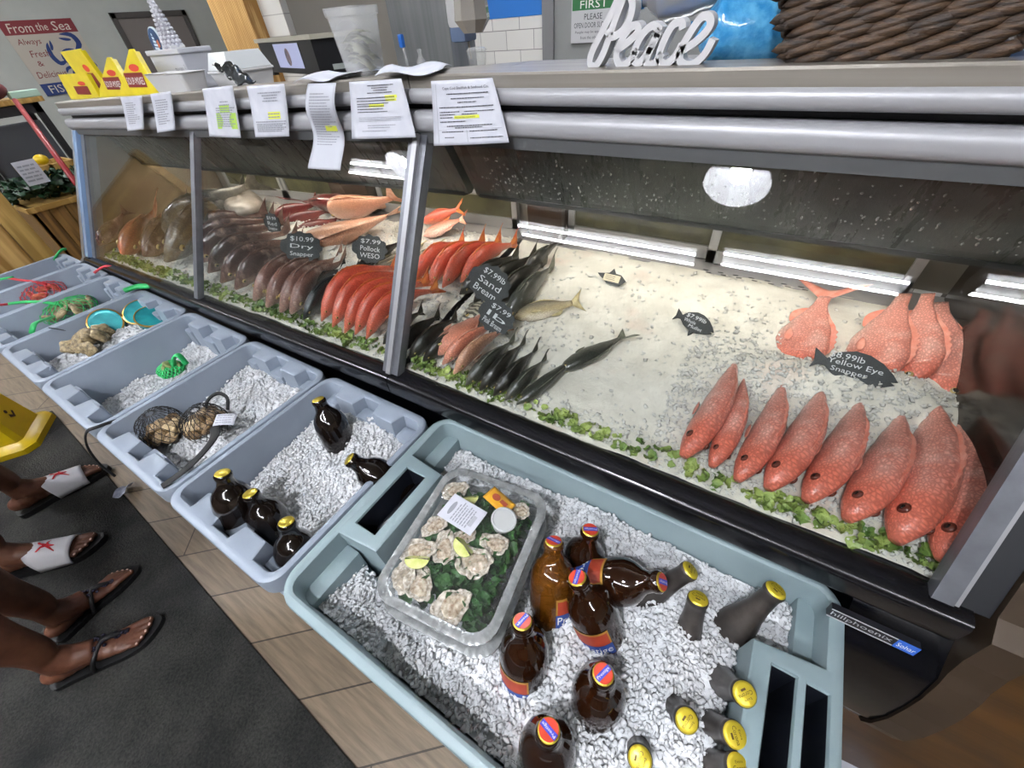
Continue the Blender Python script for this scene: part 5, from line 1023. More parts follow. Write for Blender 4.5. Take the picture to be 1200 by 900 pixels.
note('typed form with four yellow highlights beside the post', [(409, 96), (470, 92), (490, 160), (415, 162)], w_form)
note('large Cape Cod Shellfish notice right of the post', [(505, 95), (577, 91), (599, 166), (511, 170)], w_cape)
# loose sheets on the top
for lab, pts in (('crumpled white sheet draped over the left hood edge', [(347, 106), (388, 92), (470, 88), (398, 99)]), ('white sheets lying flat on the steel top near the post', [(440, 92), (462, 84), (530, 83), (520, 90)])):
    P = [Vector((*Y(*q, y_).xy, 1.372+S(Y(*q, y_).x))) for q, y_ in zip(pts, (.60, .70, .74, .63))]
    o = MB().grid(lambda u, v: P[0].lerp(P[3], u).lerp(P[1].lerp(P[2], u), v)+Vector((0, 0, .004*math.sin(7*u+3*v)+.008*v*(1-u))), 12, 6).build('paper_sheet', paper, smooth=True, solid=.0005); tag(o, lab, 'paper')

# ------------------------------------------------------------------ things on top of the cases
TOP = 1.369
def top(x): return TOP+S(x)
# white script word
PX = [[(729, -12), (717, 14), (705, 38), (694, 60), (691, 74), (698, 77), (707, 62), (715, 40), (724, 14), (734, -8), (741, 4), (737, 24), (727, 38), (716, 43), (711, 35)],
      [(721, 60), (735, 50), (747, 38), (746, 30), (738, 33), (728, 48), (722, 66), (727, 77), (737, 72), (747, 58)],
      [(774, 36), (765, 30), (753, 40), (744, 58), (742, 70), (750, 73), (760, 59), (773, 35), (763, 56), (757, 72), (764, 77), (776, 62)],
      [(800, 34), (798, 26), (788, 30), (777, 50), (772, 68), (779, 75), (790, 67), (799, 52)],
      [(798, 60), (816, 48), (831, 32), (831, 20), (821, 21), (807, 41), (797, 60), (798, 73), (810, 76), (825, 64), (835, 46)]]
t = thing('word_sign', 'white cursive Peace letters standing on the right steel top', 'letter sign', (Y(760, 78, .68).x, .68, TOP)); inv = t.location
for pl in PX:
    pts = catmull([Y(*q, .668) for q in pl], 5); zmin = min(p_.z for p_ in pts); mb = MB()
    hw = .0042; vs = []
    for i, p_ in enumerate(pts):
        tg_ = (pts[min(i+1, len(pts)-1)]-pts[max(i-1, 0)]).normalized(); nn = Vector((-tg_.z, 0, tg_.x))
        for sg, dy in ((1, 0), (1, .022), (-1, .022), (-1, 0)): vs.append(p_+nn*hw*sg+Vector((0, dy, 0))-inv)
    n = len(pts); fs = [(4*i+k, 4*i+(k+1) % 4, 4*i+4+(k+1) % 4, 4*i+4+k) for i in range(n-1) for k in range(4)]+[(3, 2, 1, 0), (4*n-4, 4*n-3, 4*n-2, 4*n-1)]
    mb.add(vs, fs); mb.build('letter', white_paint, t, ang=40)
# seagrass basket
b0, b1 = Y(921, 76, .665), Y(1174, 77, .665); bz = TOP-.003; weave = M('seagrass', '#21170f', .6, 0, '#48331f', 60, .5, 160, stretch=(1, 1, 5)); weave_d = M('dark_fibre', '#17110d', .85, 0, '#2a2019', 90, .6, 200)
t = thing('woven_basket', 'dark woven seagrass basket at the right end of the steel top', 'basket', ((b0.x+b1.x)/2, .77, bz)); bw, bd_ = b1.x-b0.x, .22
def strand_row(mb, p0, p1, z, r, k):
    d = (p1-p0); n = max(2, int(d.length/.032)); ux_ = d.normalized()
    for i in range(n):
        for s_ in (0, 1):
            cpt = p0+d*((i+.5+.5*s_*.9-.22)/n)+Vector((0, 0, z+(.0035 if s_ else -.0035)*(1 if k % 2 else -1))); q4 = frame(cpt, ux_*1+Vector((0, 0, .28*(1 if k % 2 == 0 else 1))), Vector((0, 0, 1)))
            mb.sphere((0, 0, 0), (.024, .0068, .0068), 8, 6, q4)
for nm, y0 in (('front_wall', -.105), ('back_wall', .105)):
    mb = MB()
    for k in range(7): fl = 1+.06*k; strand_row(mb, Vector((-bw/2*fl, y0, 0)), Vector((bw/2*fl, y0, 0)), .010+.0125*k, .007, k)
    mb.build(nm, weave, t, smooth=True)
for nm, sx in (('left_wall', -1), ('right_wall', 1)):
    mb = MB()
    for k in range(7): fl = 1+.06*k; strand_row(mb, Vector((sx*bw/2*fl, -.10, 0)), Vector((sx*bw/2*fl, .10, 0)), .010+.0125*k, .007, k)
    mb.build(nm, weave, t, smooth=True)
MB().box((-bw/2-.002, -.107, 0), (bw/2+.002, .107, .008), b=.003).build('base', weave_d, t); mb = MB(); fl = 1.46; mb.box((-bw/2*fl, -.112, .094), (bw/2*fl, -.098, .115), b=.004).box((-bw/2*fl, .098, .094), (bw/2*fl, .112, .115), b=.004).box((-bw/2*fl, -.1, .094), (-bw/2*fl+.012, .1, .115), b=.004).box((bw/2*fl-.012, -.1, .094), (bw/2*fl, .1, .115), b=.004); mb.build('rim', weave_d, t)
# bagged water jugs
bluejug = N('blue_clear_plastic').set(Base_Color=c('#2a86c4'), Roughness=.12, Transmission_Weight=.45, Coat_Weight=.4).m; blue_d = M('crinkled_blue_bag', '#2f86bf', .15, 0, '#63b1dc', 60, .9, 50, coat=.5)
clear_grey = N('grey_clear_plastic').set(Base_Color=c('#b9babb'), Roughness=.12, Transmission_Weight=.5, Coat_Weight=.3).m
def jug(label, p, L, r, ax, mat_, cap_c=None):
    t = thing('water_jug', label, 'jug', group='plastic jugs behind the letters'); t.matrix_world = axis_frame(p, ax)
    prof = [(r*.55, -L/2), (r*.92, -L/2+.006)]+[(r*(1 if i % 2 else .93), -L/2+.012+(L*.68)*i/9) for i in range(10)]+[(r*.8, L*.30), (r*.5, L*.38), (r*.22, L*.43), (r*.2, L*.5)]
    MB().lathe(prof, 26, wob=lambda a, j: 1+.03*math.sin(5*a+j)).build('jug_body', mat_, t, smooth=True)
    MB().lathe([(r*.26, L*.47), (r*.27, L*.53), (.001, L*.535)], 16).build('jug_cap', cap_c or bluejug, t, ang=40)
j1 = Y(868, 40, .80); jug('lower blue water jug between the letters and the basket', Vector((j1.x, .80, 1.346+.045)), .13, .044, (-.9, -.2, .05), blue_d)
j2 = Y(895, 10, .80); jug('upper blue water jug resting on the lower one', Vector((j2.x+.02, .83, 1.346+.125)), .15, .045, (.9, .1, .1), bluejug)
j3 = Y(800, 12, .80); jug('clear grey jug lying above the letters, blue cap', Vector((j3.x, .82, 1.346+.098)), .14, .036, (-.95, -.05, -.18), clear_grey, bluejug)
j4 = Y(925, 30, .86); jug('blue water jug behind, touching the basket', Vector((-.075, .93, 1.346+.046)), .13, .045, (.2, .9, .05), blue_d)
# left end: soup packets
soup_y = M('yellow_packet_film', '#e6d31f', .3, 0, '#d9c512', 20, coat=.2); soup_r = M('dark_red_panel', '#7f1d1c', .4); kraft = M('brown_back', '#9a7b3f', .5); oval = M('red_oval', '#d23a2a', .4)
def packet(label, q0, q1, h, y_, lean=.25, tri=False, words=True):
    a, b = Y(*q0, y_), Y(*q1, y_); a.z = b.z = top((a.x+b.x)/2)-.004; W = (b-a).length; t = thing('soup_packet', label, 'soup packet', group='yellow soup packets'); t.matrix_world = frame(a, b-a, Vector((0, lean, 1)))
    outl = [(0, 0), (W, 0), (W*.96, h), (W*.02, h*.98)] if not tri else [(0, 0), (W, 0), (W*.82, h), (W*.72, h*1.0), (W*.08, h*.18)]
    mb = MB().prism(outl, .004); mb.prism([(x*.94+W*.02, y*.94+h*.02) for x, y in outl], .012, Matrix.Translation((0, 0, -.012))); mb.build('pouch', soup_y, t)
    mb = MB().add(*R(W*.34, h*.20, W*.80, h*.52, .0046)); o = mb.build('red_panel', soup_r, t)
    if words: mb = MB(); mb.add(*T('SOUP-MIXES', W*.57, h*.34, W*.42, h*.16, .0052)); mb.build('packet_lettering', white_ink, t)
    mb = MB(); mb.add([(W*(.66+.12*math.cos(2*PI*i/18)), h*(.62+.08*math.sin(2*PI*i/18)), .0048) for i in range(18)], [tuple(range(18))]); mb.build('oval_mark', oval, t); return t
packet('yellow soup packet at the right of the group, beside the white tray', (146, 117), (188, 110), .105, .66, .15, True); packet('yellow soup packet second from the right', (122, 119), (160, 114), .10, .69, .15, True)
packet('yellow soup packet at the left end of the group', (88, 121), (120, 117), .075, .70, .1, False, False); packet('yellow soup packet standing upright behind the others', (108, 110), (130, 104), .14, .78, -.1, False, False)
# white carton, tray, horn, badge, clamshell
a, b = Y(176, 104, .74), Y(258, 95, .74); xm = (a.x+b.x)/2; tz = top(xm)-.006
xm = -1.60; tz = top(xm)-.002; t = thing('white_carton', 'white carton with a grey printed label on the left case', 'carton', (xm, .765, tz)); cw = .18
MB().box((-cw/2, -.035, 0), (cw/2, .05, .085), b=.004).build('box_body', M('white_card', '#b3b5bb', .6), t); MB().box((-cw/2-.004, -.039, .080), (cw/2+.004, .054, .092), b=.003).build('box_lid', M('white_card_lid', '#b9bbc1', .6), t)
mb = MB().box((cw*.12, -.0362, .012), (cw*.46, -.0352, .058)); mb.build('pale_label', M('grey_label', '#b4b6ba', .7), t); mb = MB()
vs, fs = T('FISH & SHELL', cw*.29, .046, cw*.26, .010, 0); mb.add([(x, -.0366, y) for x, y, _ in vs], fs)
for j in range(3):
    vs, fs = dashes(cw*.15, cw*.42, .034-.009*j, .003, 0); mb.add([(x, -.0366, y) for x, y, _ in vs], fs)
mb.build('label_print', ink, t)
a, b = Y(184, 107, .67), Y(264, 98, .67); xm = -1.475; tz = top(xm)-.001; cw = .098
mb = MB(); o_ = rect_outline(cw, .035, .012); i_ = rect_outline(cw*.9, .026, .01)
n = len(o_)
for pl, z in ((i_, 0), (o_, .040), (offset_poly(o_, -.003), .041), (offset_poly(o_, .002), .041), (offset_poly(i_, .003), .004)): mb.v += [(x, y, z) for x, y in pl]
mb.f = [(j*n+i, j*n+(i+1) % n, (j+1)*n+(i+1) % n, (j+1)*n+i) for j in range(4) for i in range(n)]+[tuple(range(n)), tuple(4*n+i for i in range(n))]; mb.mi = [0]*len(mb.f)
o = mb.build('foam_tray', white_plastic, ang=40); o.location = (xm, .675, tz); tag(o, 'white foam tray in front of the white carton', 'tray')
hz_ = Y(206, 60, .775); hx = hz_.x; t = thing('horn_ornament', 'white spiral horn ornament with pearly beads standing on the carton', 'ornament', (hx, .775, top(hx)+.091)); mb = MB(); pearl = M('pearl_white', '#c6c6cc', .2, 0, coat=.5)
nr = 13
for k in range(nr):
    z = .006+.118*k/nr; r = .020*(1-k/nr)+.003; nb = max(5, int(11*(1-k/nr))+3)
    for i in range(nb): a = 2*PI*i/nb+.3*k; mb.sphere((r*math.cos(a), r*math.sin(a), z), .0055*(1-.55*k/nr), 8, 6)
mb.lathe([(.021, 0), (.004, .118), (.001, .126)], 16); mb.build('beaded_spiral', pearl, t, smooth=True); MB().box((-.026, -.02, -.001), (.026, .02, .006), b=.002).build('stand', white_plastic, t)
bz_ = Y(185, 52, .80); t = thing('round_badge', 'round blue plaque with a white and orange fish print on the carton', 'plaque', (bz_.x, .80, top(bz_.x)+.086+.028)); t.rotation_euler = (PI/2-.1, 0, 0)
MB().lathe([(.034, -.003), (.034, .002), (.031, .003)], 36).build('plaque_disc', M('pale_rim', '#b9c6cc', .4), t, ang=40); MB().lathe([(.0305, .002), (.0305, .0034)], 36).build('blue_face', M('badge_navy', '#1d3f66', .4), t)
mb = MB()
for i in range(5): mb.add([(-.016+.002*i, -.018+.008*i, .0038), (.010-.003*i, -.020+.008*i, .0038), (.010-.003*i, -.0145+.008*i, .0038), (-.016+.002*i, -.0125+.008*i, .0038)], [(0, 1, 2, 3)])
mb.build('white_print', M('pale_blue_print', '#cfe0ea', .5), t); mb = MB().add([(.008, -.016, .004), (.022, -.012, .004), (.020, .004, .004), (.008, .0, .004)], [(0, 1, 2, 3)]); mb.build('orange_print', M('orange_print', '#c9683e', .5), t)
a, b = Y(252, 92, .80), Y(306, 88, .80); xm = -1.405; t = thing('foam_clamshell', 'white foam takeaway box right of the carton', 'takeaway box', (xm, .82, top(xm)-.014)); cw = .10
def frus(w0, d0, w1, d1, z0, z1): return [(-w0/2, -d0/2, z0), (w0/2, -d0/2, z0), (w0/2, d0/2, z0), (-w0/2, d0/2, z0), (-w1/2, -d1/2, z1), (w1/2, -d1/2, z1), (w1/2, d1/2, z1), (-w1/2, d1/2, z1)]
FQ = [(0, 3, 2, 1), (4, 5, 6, 7), (0, 1, 5, 4), (1, 2, 6, 5), (2, 3, 7, 6), (3, 0, 4, 7)]
MB().add(frus(cw*.85, .11, cw, .13, 0, .04), FQ).box((-cw/2-.004, -.068, .038), (cw/2+.004, .068, .044), b=.002).build('box_base', white_plastic, t); MB().add(frus(cw, .13, cw*.8, .10, .045, .082), FQ).build('box_lid', M('translucent_lid', '#d5d9d8', .25), t)
bg = Y(276, 84, .72); o = MB().grid(lambda u, v: Vector(((u-.5)*.085, (v-.5)*.05, .016*math.sin(PI*u)*math.sin(PI*v)+.004*math.sin(17*u+9*v))), 14, 10).build('plastic_bag', M('black_film', '#1a1b1c', .12, 0, '#3c3f40', 40, .8, 60, coat=.4), smooth=True, solid=.002); o.matrix_world = Matrix.Translation((bg.x, .715, top(bg.x)+.022)) @ Matrix.Rotation(.5, 4, 'Y'); tag(o, 'crumpled black plastic film beside the white tray', 'plastic film')
# printer oven with paper picture
A_, B_, C_ = [Vector((*Y(*q, y_).xy, 0)) for q, y_ in (((317, 90), 1.22), ((377, 90), 1.06), ((440, 86), 1.22))]
t = thing('label_printer', 'black counter oven with a round picture taped on its front', 'oven', (B_.x, B_.y, 1.345+S(B_.x))); f1 = (A_-B_); f2 = (C_-B_)
def okb(lo, hi, mb):
    vs = [f1*u+f2*v+Vector((0, 0, z)) for z in (lo[2], hi[2]) for v in (lo[1], hi[1]) for u in (lo[0], hi[0])]; return mb.add(vs, [(0, 2, 3, 1), (4, 5, 7, 6), (0, 1, 5, 4), (1, 3, 7, 5), (3, 2, 6, 7), (2, 0, 4, 6)])
okb((0, 0, .01), (1, 1, .098), MB()).build('oven_case', M('oven_black', '#17181b', .3), t); okb((-.03, -.03, .098), (1.04, 1.04, .110), MB()).build('oven_top', M('oven_top', '#a9a595', .4), t)
mb = MB()
for u, v in ((.06, .06), (.94, .06), (.06, .94), (.94, .94)): okb((u-.05, v-.05, 0), (u+.05, v+.05, .012), mb)
mb.build('oven_feet', rubber_black, t)
fu = f1.normalized(); nrm = Vector((fu.y, -fu.x, 0)); nrm = nrm if nrm.y < 0 else -nrm; L1 = f1.length
def onf(u, z, off): return f1*u+Vector((0, 0, z))+nrm*off
MB().add([onf(.22, .026, .002), onf(.68, .026, .002), onf(.68, .092, .002), onf(.22, .092, .002)], [(0, 1, 2, 3)]).build('taped_paper', M('lilac_paper', '#b9bfe0', .7), t, solid=.0008)
MB().add([onf(.45, .056, .003)+f1.normalized()*.024*math.cos(2*PI*i/28)+Vector((0, 0, .024*math.sin(2*PI*i/28))) for i in range(28)], [tuple(range(28))]).build('round_picture', M('picture_grey', '#4d5664', .6, 0, '#9a7f80', 60), t)
mb = MB(); mb.add([f2*.25+Vector((0, 0, .02))-f1.normalized()*.002, f2*.72+Vector((0, 0, .02))-f1.normalized()*.002, f2*.72+Vector((0, 0, .034))-f1.normalized()*.002, f2*.25+Vector((0, 0, .034))-f1.normalized()*.002], [(0, 1, 2, 3)]); mb.build('pale_slot_strip', M('strip_grey', '#9aa09b', .5), t, solid=.003)
# clear container of banknotes
k0, k1 = Y(416, 92, .70), Y(446, 90, .70); kx = (k0.x+k1.x)/2; t = thing('tip_container', 'tall cloudy plastic container of banknotes on the left case', 'container', (kx, .70, top(kx))); R0 = .030
sq = lambda r, z: [(x, y, z) for x, y in rect_outline(r, r*.9, r*.35)]
mb = MB(); n = len(sq(1, 0)); spec = [(R0, 0), (R0*1.25, .085), (R0*1.34, .086), (R0*1.36, .098), (R0*1.28, .098), (R0*1.2, .084), (R0*.93, .003)]
for r, z in spec: mb.v += sq(r, z)
mb.f = [(j*n+i, j*n+(i+1) % n, (j+1)*n+(i+1) % n, (j+1)*n+i) for j in range(len(spec)-1) for i in range(n)]+[tuple(range(n)), tuple((len(spec)-1)*n+i for i in range(n))]; mb.mi = [0]*len(mb.f); mb.build('cloudy_tub', clear_cloudy, t, ang=40)
bill = M('banknote', '#7d8166', .7, 0, '#a9a88c', 60)
for i in range(9):
    z = .012+.0055*i; o = MB().grid(lambda u, v: Vector(((u-.5)*.05, (v-.5)*.03, .008*math.sin(PI*u)+.002*math.sin(5*v))), 8, 3).build('banknote', bill, smooth=True, solid=.0006); o.matrix_world = Matrix.Translation((kx+random.uniform(-.006, .006), .70+random.uniform(-.005, .005), top(kx)+z)) @ Matrix.Rotation(random.uniform(-.5, .5), 4, 'Z') @ Matrix.Rotation(random.uniform(-.5, .5), 4, 'Y'); tag(o, 'folded green banknote inside the cloudy container', 'banknote', 'banknotes in the container')
# kitchen behind
x0, x1 = Y(459, 40, 1.6).x, Y(527, 40, 1.6).x; yb_ = 1.6*x1/(Y(556, 40, 1.6).x)
tag(MB().box((x0, 1.6, .9), (x1, yb_, 2.2), b=.004).build('steel_cabinet', M('satin_steel', '#8f9190', .38, .4, '#777a7a', 5, stretch=(6, 6, .2))), 'tall stainless steel cabinet behind the left case', 'cabinet')
tag(MB().box((x0-.4, 1.62, 0), (x1+.1, yb_, .895), b=.004).build('kitchen_bench', steel), 'steel bench carrying the tall cabinet', 'bench')
d0 = Y(523, 20, 1.5).x; d1 = Y(553, 20, 1.5).x; t = thing('soap_dispenser', 'white and blue grey dispenser hanging on the steel cabinet', 'dispenser', ((d0+d1)/2, 1.59, Y(535, 45, 1.5).z))
MB().box((-.05, -.10, .025), (.05, 0, .22), b=.018).build('dispenser_body', white_plastic, t, ang=40); MB().box((-.046, -.096, -.012), (.02, -.02, .04), b=.012).build('lower_window', M('blue_grey_window', '#6e7f9c', .25), t, ang=40); MB().tube([(0, -.05, -.01), (.002, -.05, -.04), (.006, -.055, -.06)], .004, 8).build('spout', M('spout_beige', '#b3a690', .4), t, smooth=True)
gx = Y(553, 18, 1.35); t = thing('faceted_lamp', 'faceted silver glass pendant lamp by the blue wall', 'pendant lamp', (gx.x, 1.35, gx.z-.01)); MB().lathe([(.03, -.03), (.055, .0), (.05, .05), (.06, .11), (.03, .14)], 8).build('glass_facets', N('cut_glass').set(Base_Color=c('#cfc9c0'), Roughness=.05, Metallic=.6).m, t); MB().lathe([(.031, .14), (.034, .155), (.001, .16)], 8).build('jar_top', steel, t)
MB().tube([(0, 0, .155), (0, 0, CEIL-gx.z)], .004, 8).build('cord', rubber_black, t)
for lab, q, y_, sc_, mcol in (('small clear bottle standing before the steel cabinet', (495, 80), 1.2, .055, clear_cloudy), ('clear dish brush with blue head before the steel cabinet', (478, 78), 1.2, .0, None)):
    p = Y(*q, y_)
    if mcol: MBb = MB().lathe([(.012, 0), (.014, .002), (.014, .030), (.006, .040), (.006, .050), (.0075, .051), (.0075, .057), (.001, .058)], 16).build('squeeze_bottle', mcol, smooth=True); MBb.location = (p.x, y_, p.z-.012); tag(MBb, lab, 'bottle')
    else:
        t = thing('dish_brush', lab, 'brush', (p.x, y_, p.z-.014)); MB().tube([(0, 0, 0), (-.002, 0, .05), (-.006, 0, .075)], .004, 8).build('handle', clear_cloudy, t, smooth=True); MB().box((-.014, -.007, .06), (.001, .007, .092), b=.004).build('brush_head', M('brush_blue', '#1e62b8', .4), t)
p = Y(560, 78, 1.15); t = thing('clear_tub', 'clear plastic deli tub beside the post behind the notice', 'tub', (p.x, 1.15, p.z-.012)); MB().lathe([(.020, 0), (.026, .045), (.028, .047), (.022, .052), (.001, .054)], 20).build('tub_body', clear_cloudy, t, smooth=True)
tag(MB().box((Y(455, 80, 1.15).x-.05, 1.08, 1.0), (Y(640, 80, 1.15).x, 1.30, Y(500, 82, 1.15).z-.012), b=.003).build('rear_counter', steel), 'steel rear counter carrying the brush and bottles', 'counter')
# worker in the kitchen, only the head rises above the oven
hp = Y(391, 27, 2.6); t = thing('person', 'person with short black hair behind the oven, mostly hidden', 'person', (hp.x+.05, 2.65, 0))
def body(chains, name, mat_, parent, sub=2):
    """one continuous skinned figure: chains = list of [(point, radius), ...]; first point of a later chain joins the nearest earlier vertex"""
    me = bpy.data.meshes.new(name); vs, es, rs = [], [], []
    for ch in chains:
        start = None
        if vs:
            d = [(Vector(v)-Vector(ch[0][0])).length for v in vs]; k = min(range(len(d)), key=d.__getitem__)
            if d[k] < 1e-4: start = k
        prev = start
        for i, (p_, r_) in enumerate(ch):
            if i == 0 and start is not None: continue
            vs.append(tuple(p_)); rs.append(r_ if hasattr(r_, '__len__') else (r_, r_)); k = len(vs)-1
            if prev is not None: es.append((prev, k))
            prev = k
    me.from_pydata(vs, es, []); o = bpy.data.objects.new(name, me); COL.objects.link(o); o.parent = parent
    mo = o.modifiers.new('skin', 'SKIN'); me.skin_vertices.new() if not me.skin_vertices else None
    for i, r_ in enumerate(rs): me.skin_vertices[0].data[i].radius = r_
    me.skin_vertices[0].data[0].use_root = True; mo.use_smooth_shade = True
    sb = o.modifiers.new('sub', 'SUBSURF'); sb.levels = sub; sb.render_levels = sub; me.materials.append(mat_); return o
hzz = hp.z-.13
body([[((0, 0, .90), (.15, .11)), ((0, 0, 1.10), (.14, .10)), ((0, 0, hzz-.22), (.17, .11)), ((0, 0, hzz-.13), (.06, .06)), ((0, -.01, hzz-.02), (.075, .09)), ((0, 0, hzz+.07), (.07, .085))],
      [((0, 0, .90), .1), ((.09, 0, .82), (.085, .085)), ((.10, .01, .46), .055), ((.10, .03, .08), .04), ((.10, -.10, .03), .035)], [((0, 0, .90), .1), ((-.09, 0, .82), (.085, .085)), ((-.10, .01, .46), .055), ((-.10, .03, .08), .04), ((-.10, -.10, .03), .035)],
      [((0, 0, hzz-.22), .1), ((.19, 0, hzz-.24), .05), ((.24, .01, hzz-.50), .04), ((.18, -.18, hzz-.58), .03), ((.14, -.26, hzz-.56), .02)], [((0, 0, hzz-.22), .1), ((-.19, 0, hzz-.24), .05), ((-.24, .01, hzz-.50), .04), ((-.18, -.18, hzz-.58), .03), ((-.14, -.26, hzz-.56), .02)]], 'body', skin, t)
MB().sphere((0, .012, hzz+.055), (.088, .102, .085), 18, 12).build('hair', M('black_hair', '#0e0c0b', .6, 0, '#1d1917', 90, .4, 120), t, smooth=True)
MB().lathe([(.20, .84), (.185, 1.0), (.20, hzz-.32), (.19, hzz-.22), (.09, hzz-.15)], 24).build('shirt', M('dark_shirt', '#2c2e33', .85), t, smooth=True)
mb = MB()
for sx in (-1, 1): mb.sphere((sx*.03, -.088, hzz), (.011, .006, .008), 8, 6)
mb.build('eyes', eye_b, t, smooth=True); MB().sphere((0, -.10, hzz-.022), (.013, .02, .02), 10, 8).build('nose', skin, t, smooth=True)
# ------------------------------------------------------------------ floor things
mA, mB_, mC, mD = Z(405, 900, .008), Z(300, 763, .008), Z(236, 675, .008), Z(60, 480, .008)
d_ = (Vector((-2.75, -.005, .008))-Vector((-.45, -.19, .008))).normalized(); nn = Vector((d_.y, -d_.x, 0)); nn = nn if nn.y < 0 else -nn
s0 = Vector((-.3, -.195, 0)); e0 = Vector((-2.55, -.06, 0)); e0 = Z(62, 482, 0)
mq = frame(s0, e0-s0, nn*-1 if (e0-s0).cross(nn*-1).z > 0 else nn)
Lm = (e0-s0).length
mo = MB().box((-.9, -1.1 if True else 0, .0), (Lm, 0, .008), b=.003).build('floor_mat', carpet_mat()); x_ = (e0-s0).normalized(); y_ = Vector((-x_.y, x_.x, 0)); y_ = y_ if y_.y > 0 else -y_
mz = Matrix.Identity(4)
sx_ = x_; zv = sx_.cross(y_)
mb = MB(); mb.box((-.9, -1.5, .0), (Lm, 0, .008)); me_old = mo.data
if zv.z < 0:  # keep right handed: run the mat the other way round
    me2 = MB().box((-Lm, -1.5, 0), (.9, 0, .008), b=.003).build('tmp', mo.data.materials[0]); sx_ = -x_
else: me2 = MB().box((-.9, -1.5, 0), (Lm, 0, .008), b=.003).build('tmp', mo.data.materials[0])
mo.data = me2.data; bpy.data.objects.remove(me2); mo.matrix_world = frame(s0, sx_, y_)
tag(mo, 'black carpeted floor mat in front of the totes', 'floor mat')
# wet floor pylon
t = thing('caution_sign', 'yellow wet floor sign standing at the end of the black mat', 'caution sign', (-2.74, -.33, .008))
pc = Z(22, 533, .03); pr_ = Z(62, 490, .03); pt_ = Z(46, 481, .03)
t.location = (-2.943, -.268, .008); t.rotation_euler = (0, 0, -.58)
def octo(w, k): return [(w, -w+k), (w, w-k), (w-k, w), (-w+k, w), (-w, w-k), (-w, -w+k), (-w+k, -w), (w-k, -w)]
mb = MB()
for w_, k_, z in ((.15, .038, 0), (.15, .038, .028), (.138, .034, .042), (.112, .02, .055), (.050, .008, .62), (.040, .008, .635)): mb.v += [(x, y, z) for x, y in octo(w_, k_)]
mb.f = [(j*8+i, j*8+(i+1) % 8, (j+1)*8+(i+1) % 8, (j+1)*8+i) for j in range(5) for i in range(8)]+[tuple(range(8)), tuple(40+i for i in range(8))]; mb.mi = [0]*len(mb.f); mb.build('pylon', yellow_p, t, ang=35)
sl = math.atan2(.062, .565)
for nm, rz in (('warning_print', 0), ('warning_print', PI/2), ('warning_print', PI), ('warning_print', -PI/2)):
    q4 = Matrix.Rotation(rz, 4, 'Z') @ Matrix.Translation((0, -.1125, .055)) @ Matrix.Rotation(PI/2-sl, 4, 'X'); mb = MB()
    for s_, cy, w_, h_ in (('CUIDADO', .37, .08, .022), ('Piso', .27, .07, .026), ('Mojado', .225, .10, .026)): vs, fs = T(s_, 0, cy, w_, h_, .001); mb.add(vs, fs, q4)
    mb.add([(-.02, .09, .001), (.005, .075, .001), (.025, .10, .001), (.018, .108, .001), (.003, .09, .001), (-.012, .105, .001)], [(0, 1, 2, 3, 4, 5)], q4); mb.add([(-.008+.009*math.cos(2*PI*i/12), .12+.009*math.sin(2*PI*i/12), .001) for i in range(12)], [tuple(range(12))], q4); mb.build(nm, sign_ink, t)
# dropped receipt
rp = Z(146, 575, .02); o = MB().grid(lambda u, v: Vector(((u-.5)*.075, (v-.5)*.05, .012*math.sin(3.2*u)+.008*math.cos(5*v))), 10, 6).build('crumpled_receipt', M('grey_paper', '#b9bccb', .8, 0, '#8f93a6', 40), smooth=True, solid=.0006); o.matrix_world = Matrix.Translation((rp.x, rp.y, .022)) @ Matrix.Rotation(2.4, 4, 'Z') @ Matrix.Rotation(.25, 4, 'Y'); tag(o, 'crumpled receipt on the edge of the black mat', 'receipt')
wp = Z(1012, 862, .01); o = MB().grid(lambda u, v: Vector(((u-.5)*.18, (v-.5)*.14, .02*math.sin(3.1*u)+.01*math.cos(4*v)+.012)), 12, 8).build('paper_sheet', paper, smooth=True, solid=.0006); o.matrix_world = Matrix.Translation((wp.x-.02, wp.y-.04, .004)) @ Matrix.Rotation(.7, 4, 'Z'); tag(o, 'white sheet on the floor under the right case corner', 'paper')

# ------------------------------------------------------------------ customers' legs
def remeshed(mb, name, mat_, parent, vox=.004, smooth=6):
    o = mb.build(name, mat_, parent, smooth=True); r = o.modifiers.new('remesh', 'REMESH'); r.mode = 'VOXEL'; r.voxel_size = vox; r.use_smooth_shade = True
    q = o.modifiers.new('smooth', 'SMOOTH'); q.iterations = smooth; q.factor = .5; return o
def foot(mb, q4, side):
    """q4: heel-ball frame, x to the toes; side +1 when the big toe lies at +y"""
    E_ = [(-.052, .030, .030, .034), (-.035, .035, .036, .036), (-.01, .036, .042, .042), (.02, .034, .044, .044), (.05, .035, .040, .040), (.08, .039, .033, .033), (.105, .043, .026, .026), (.13, .045, .020, .020), (.15, .044, .016, .017)]
    for x, ry, rz, z in E_: mb.sphere((x, 0, z), (.030, ry, rz), 16, 10, q4)
    for i, (y, r, L) in enumerate(((.030, .0135, .222), (.010, .0098, .222), (-.008, .0092, .212), (-.024, .0088, .200), (-.038, .0086, .186))):
        y *= side; mb.tube([(.135, y*.95, .017), (.165, y, .020), (L-.022, y*1.02, .015), (L-.010, y*1.02, .011)], [r*1.0, r*.95, r, r*.92], 10, M4=q4); mb.sphere((L-.012, y*1.02, .011), (r*1.05, r, r*.9), 10, 8, q4)
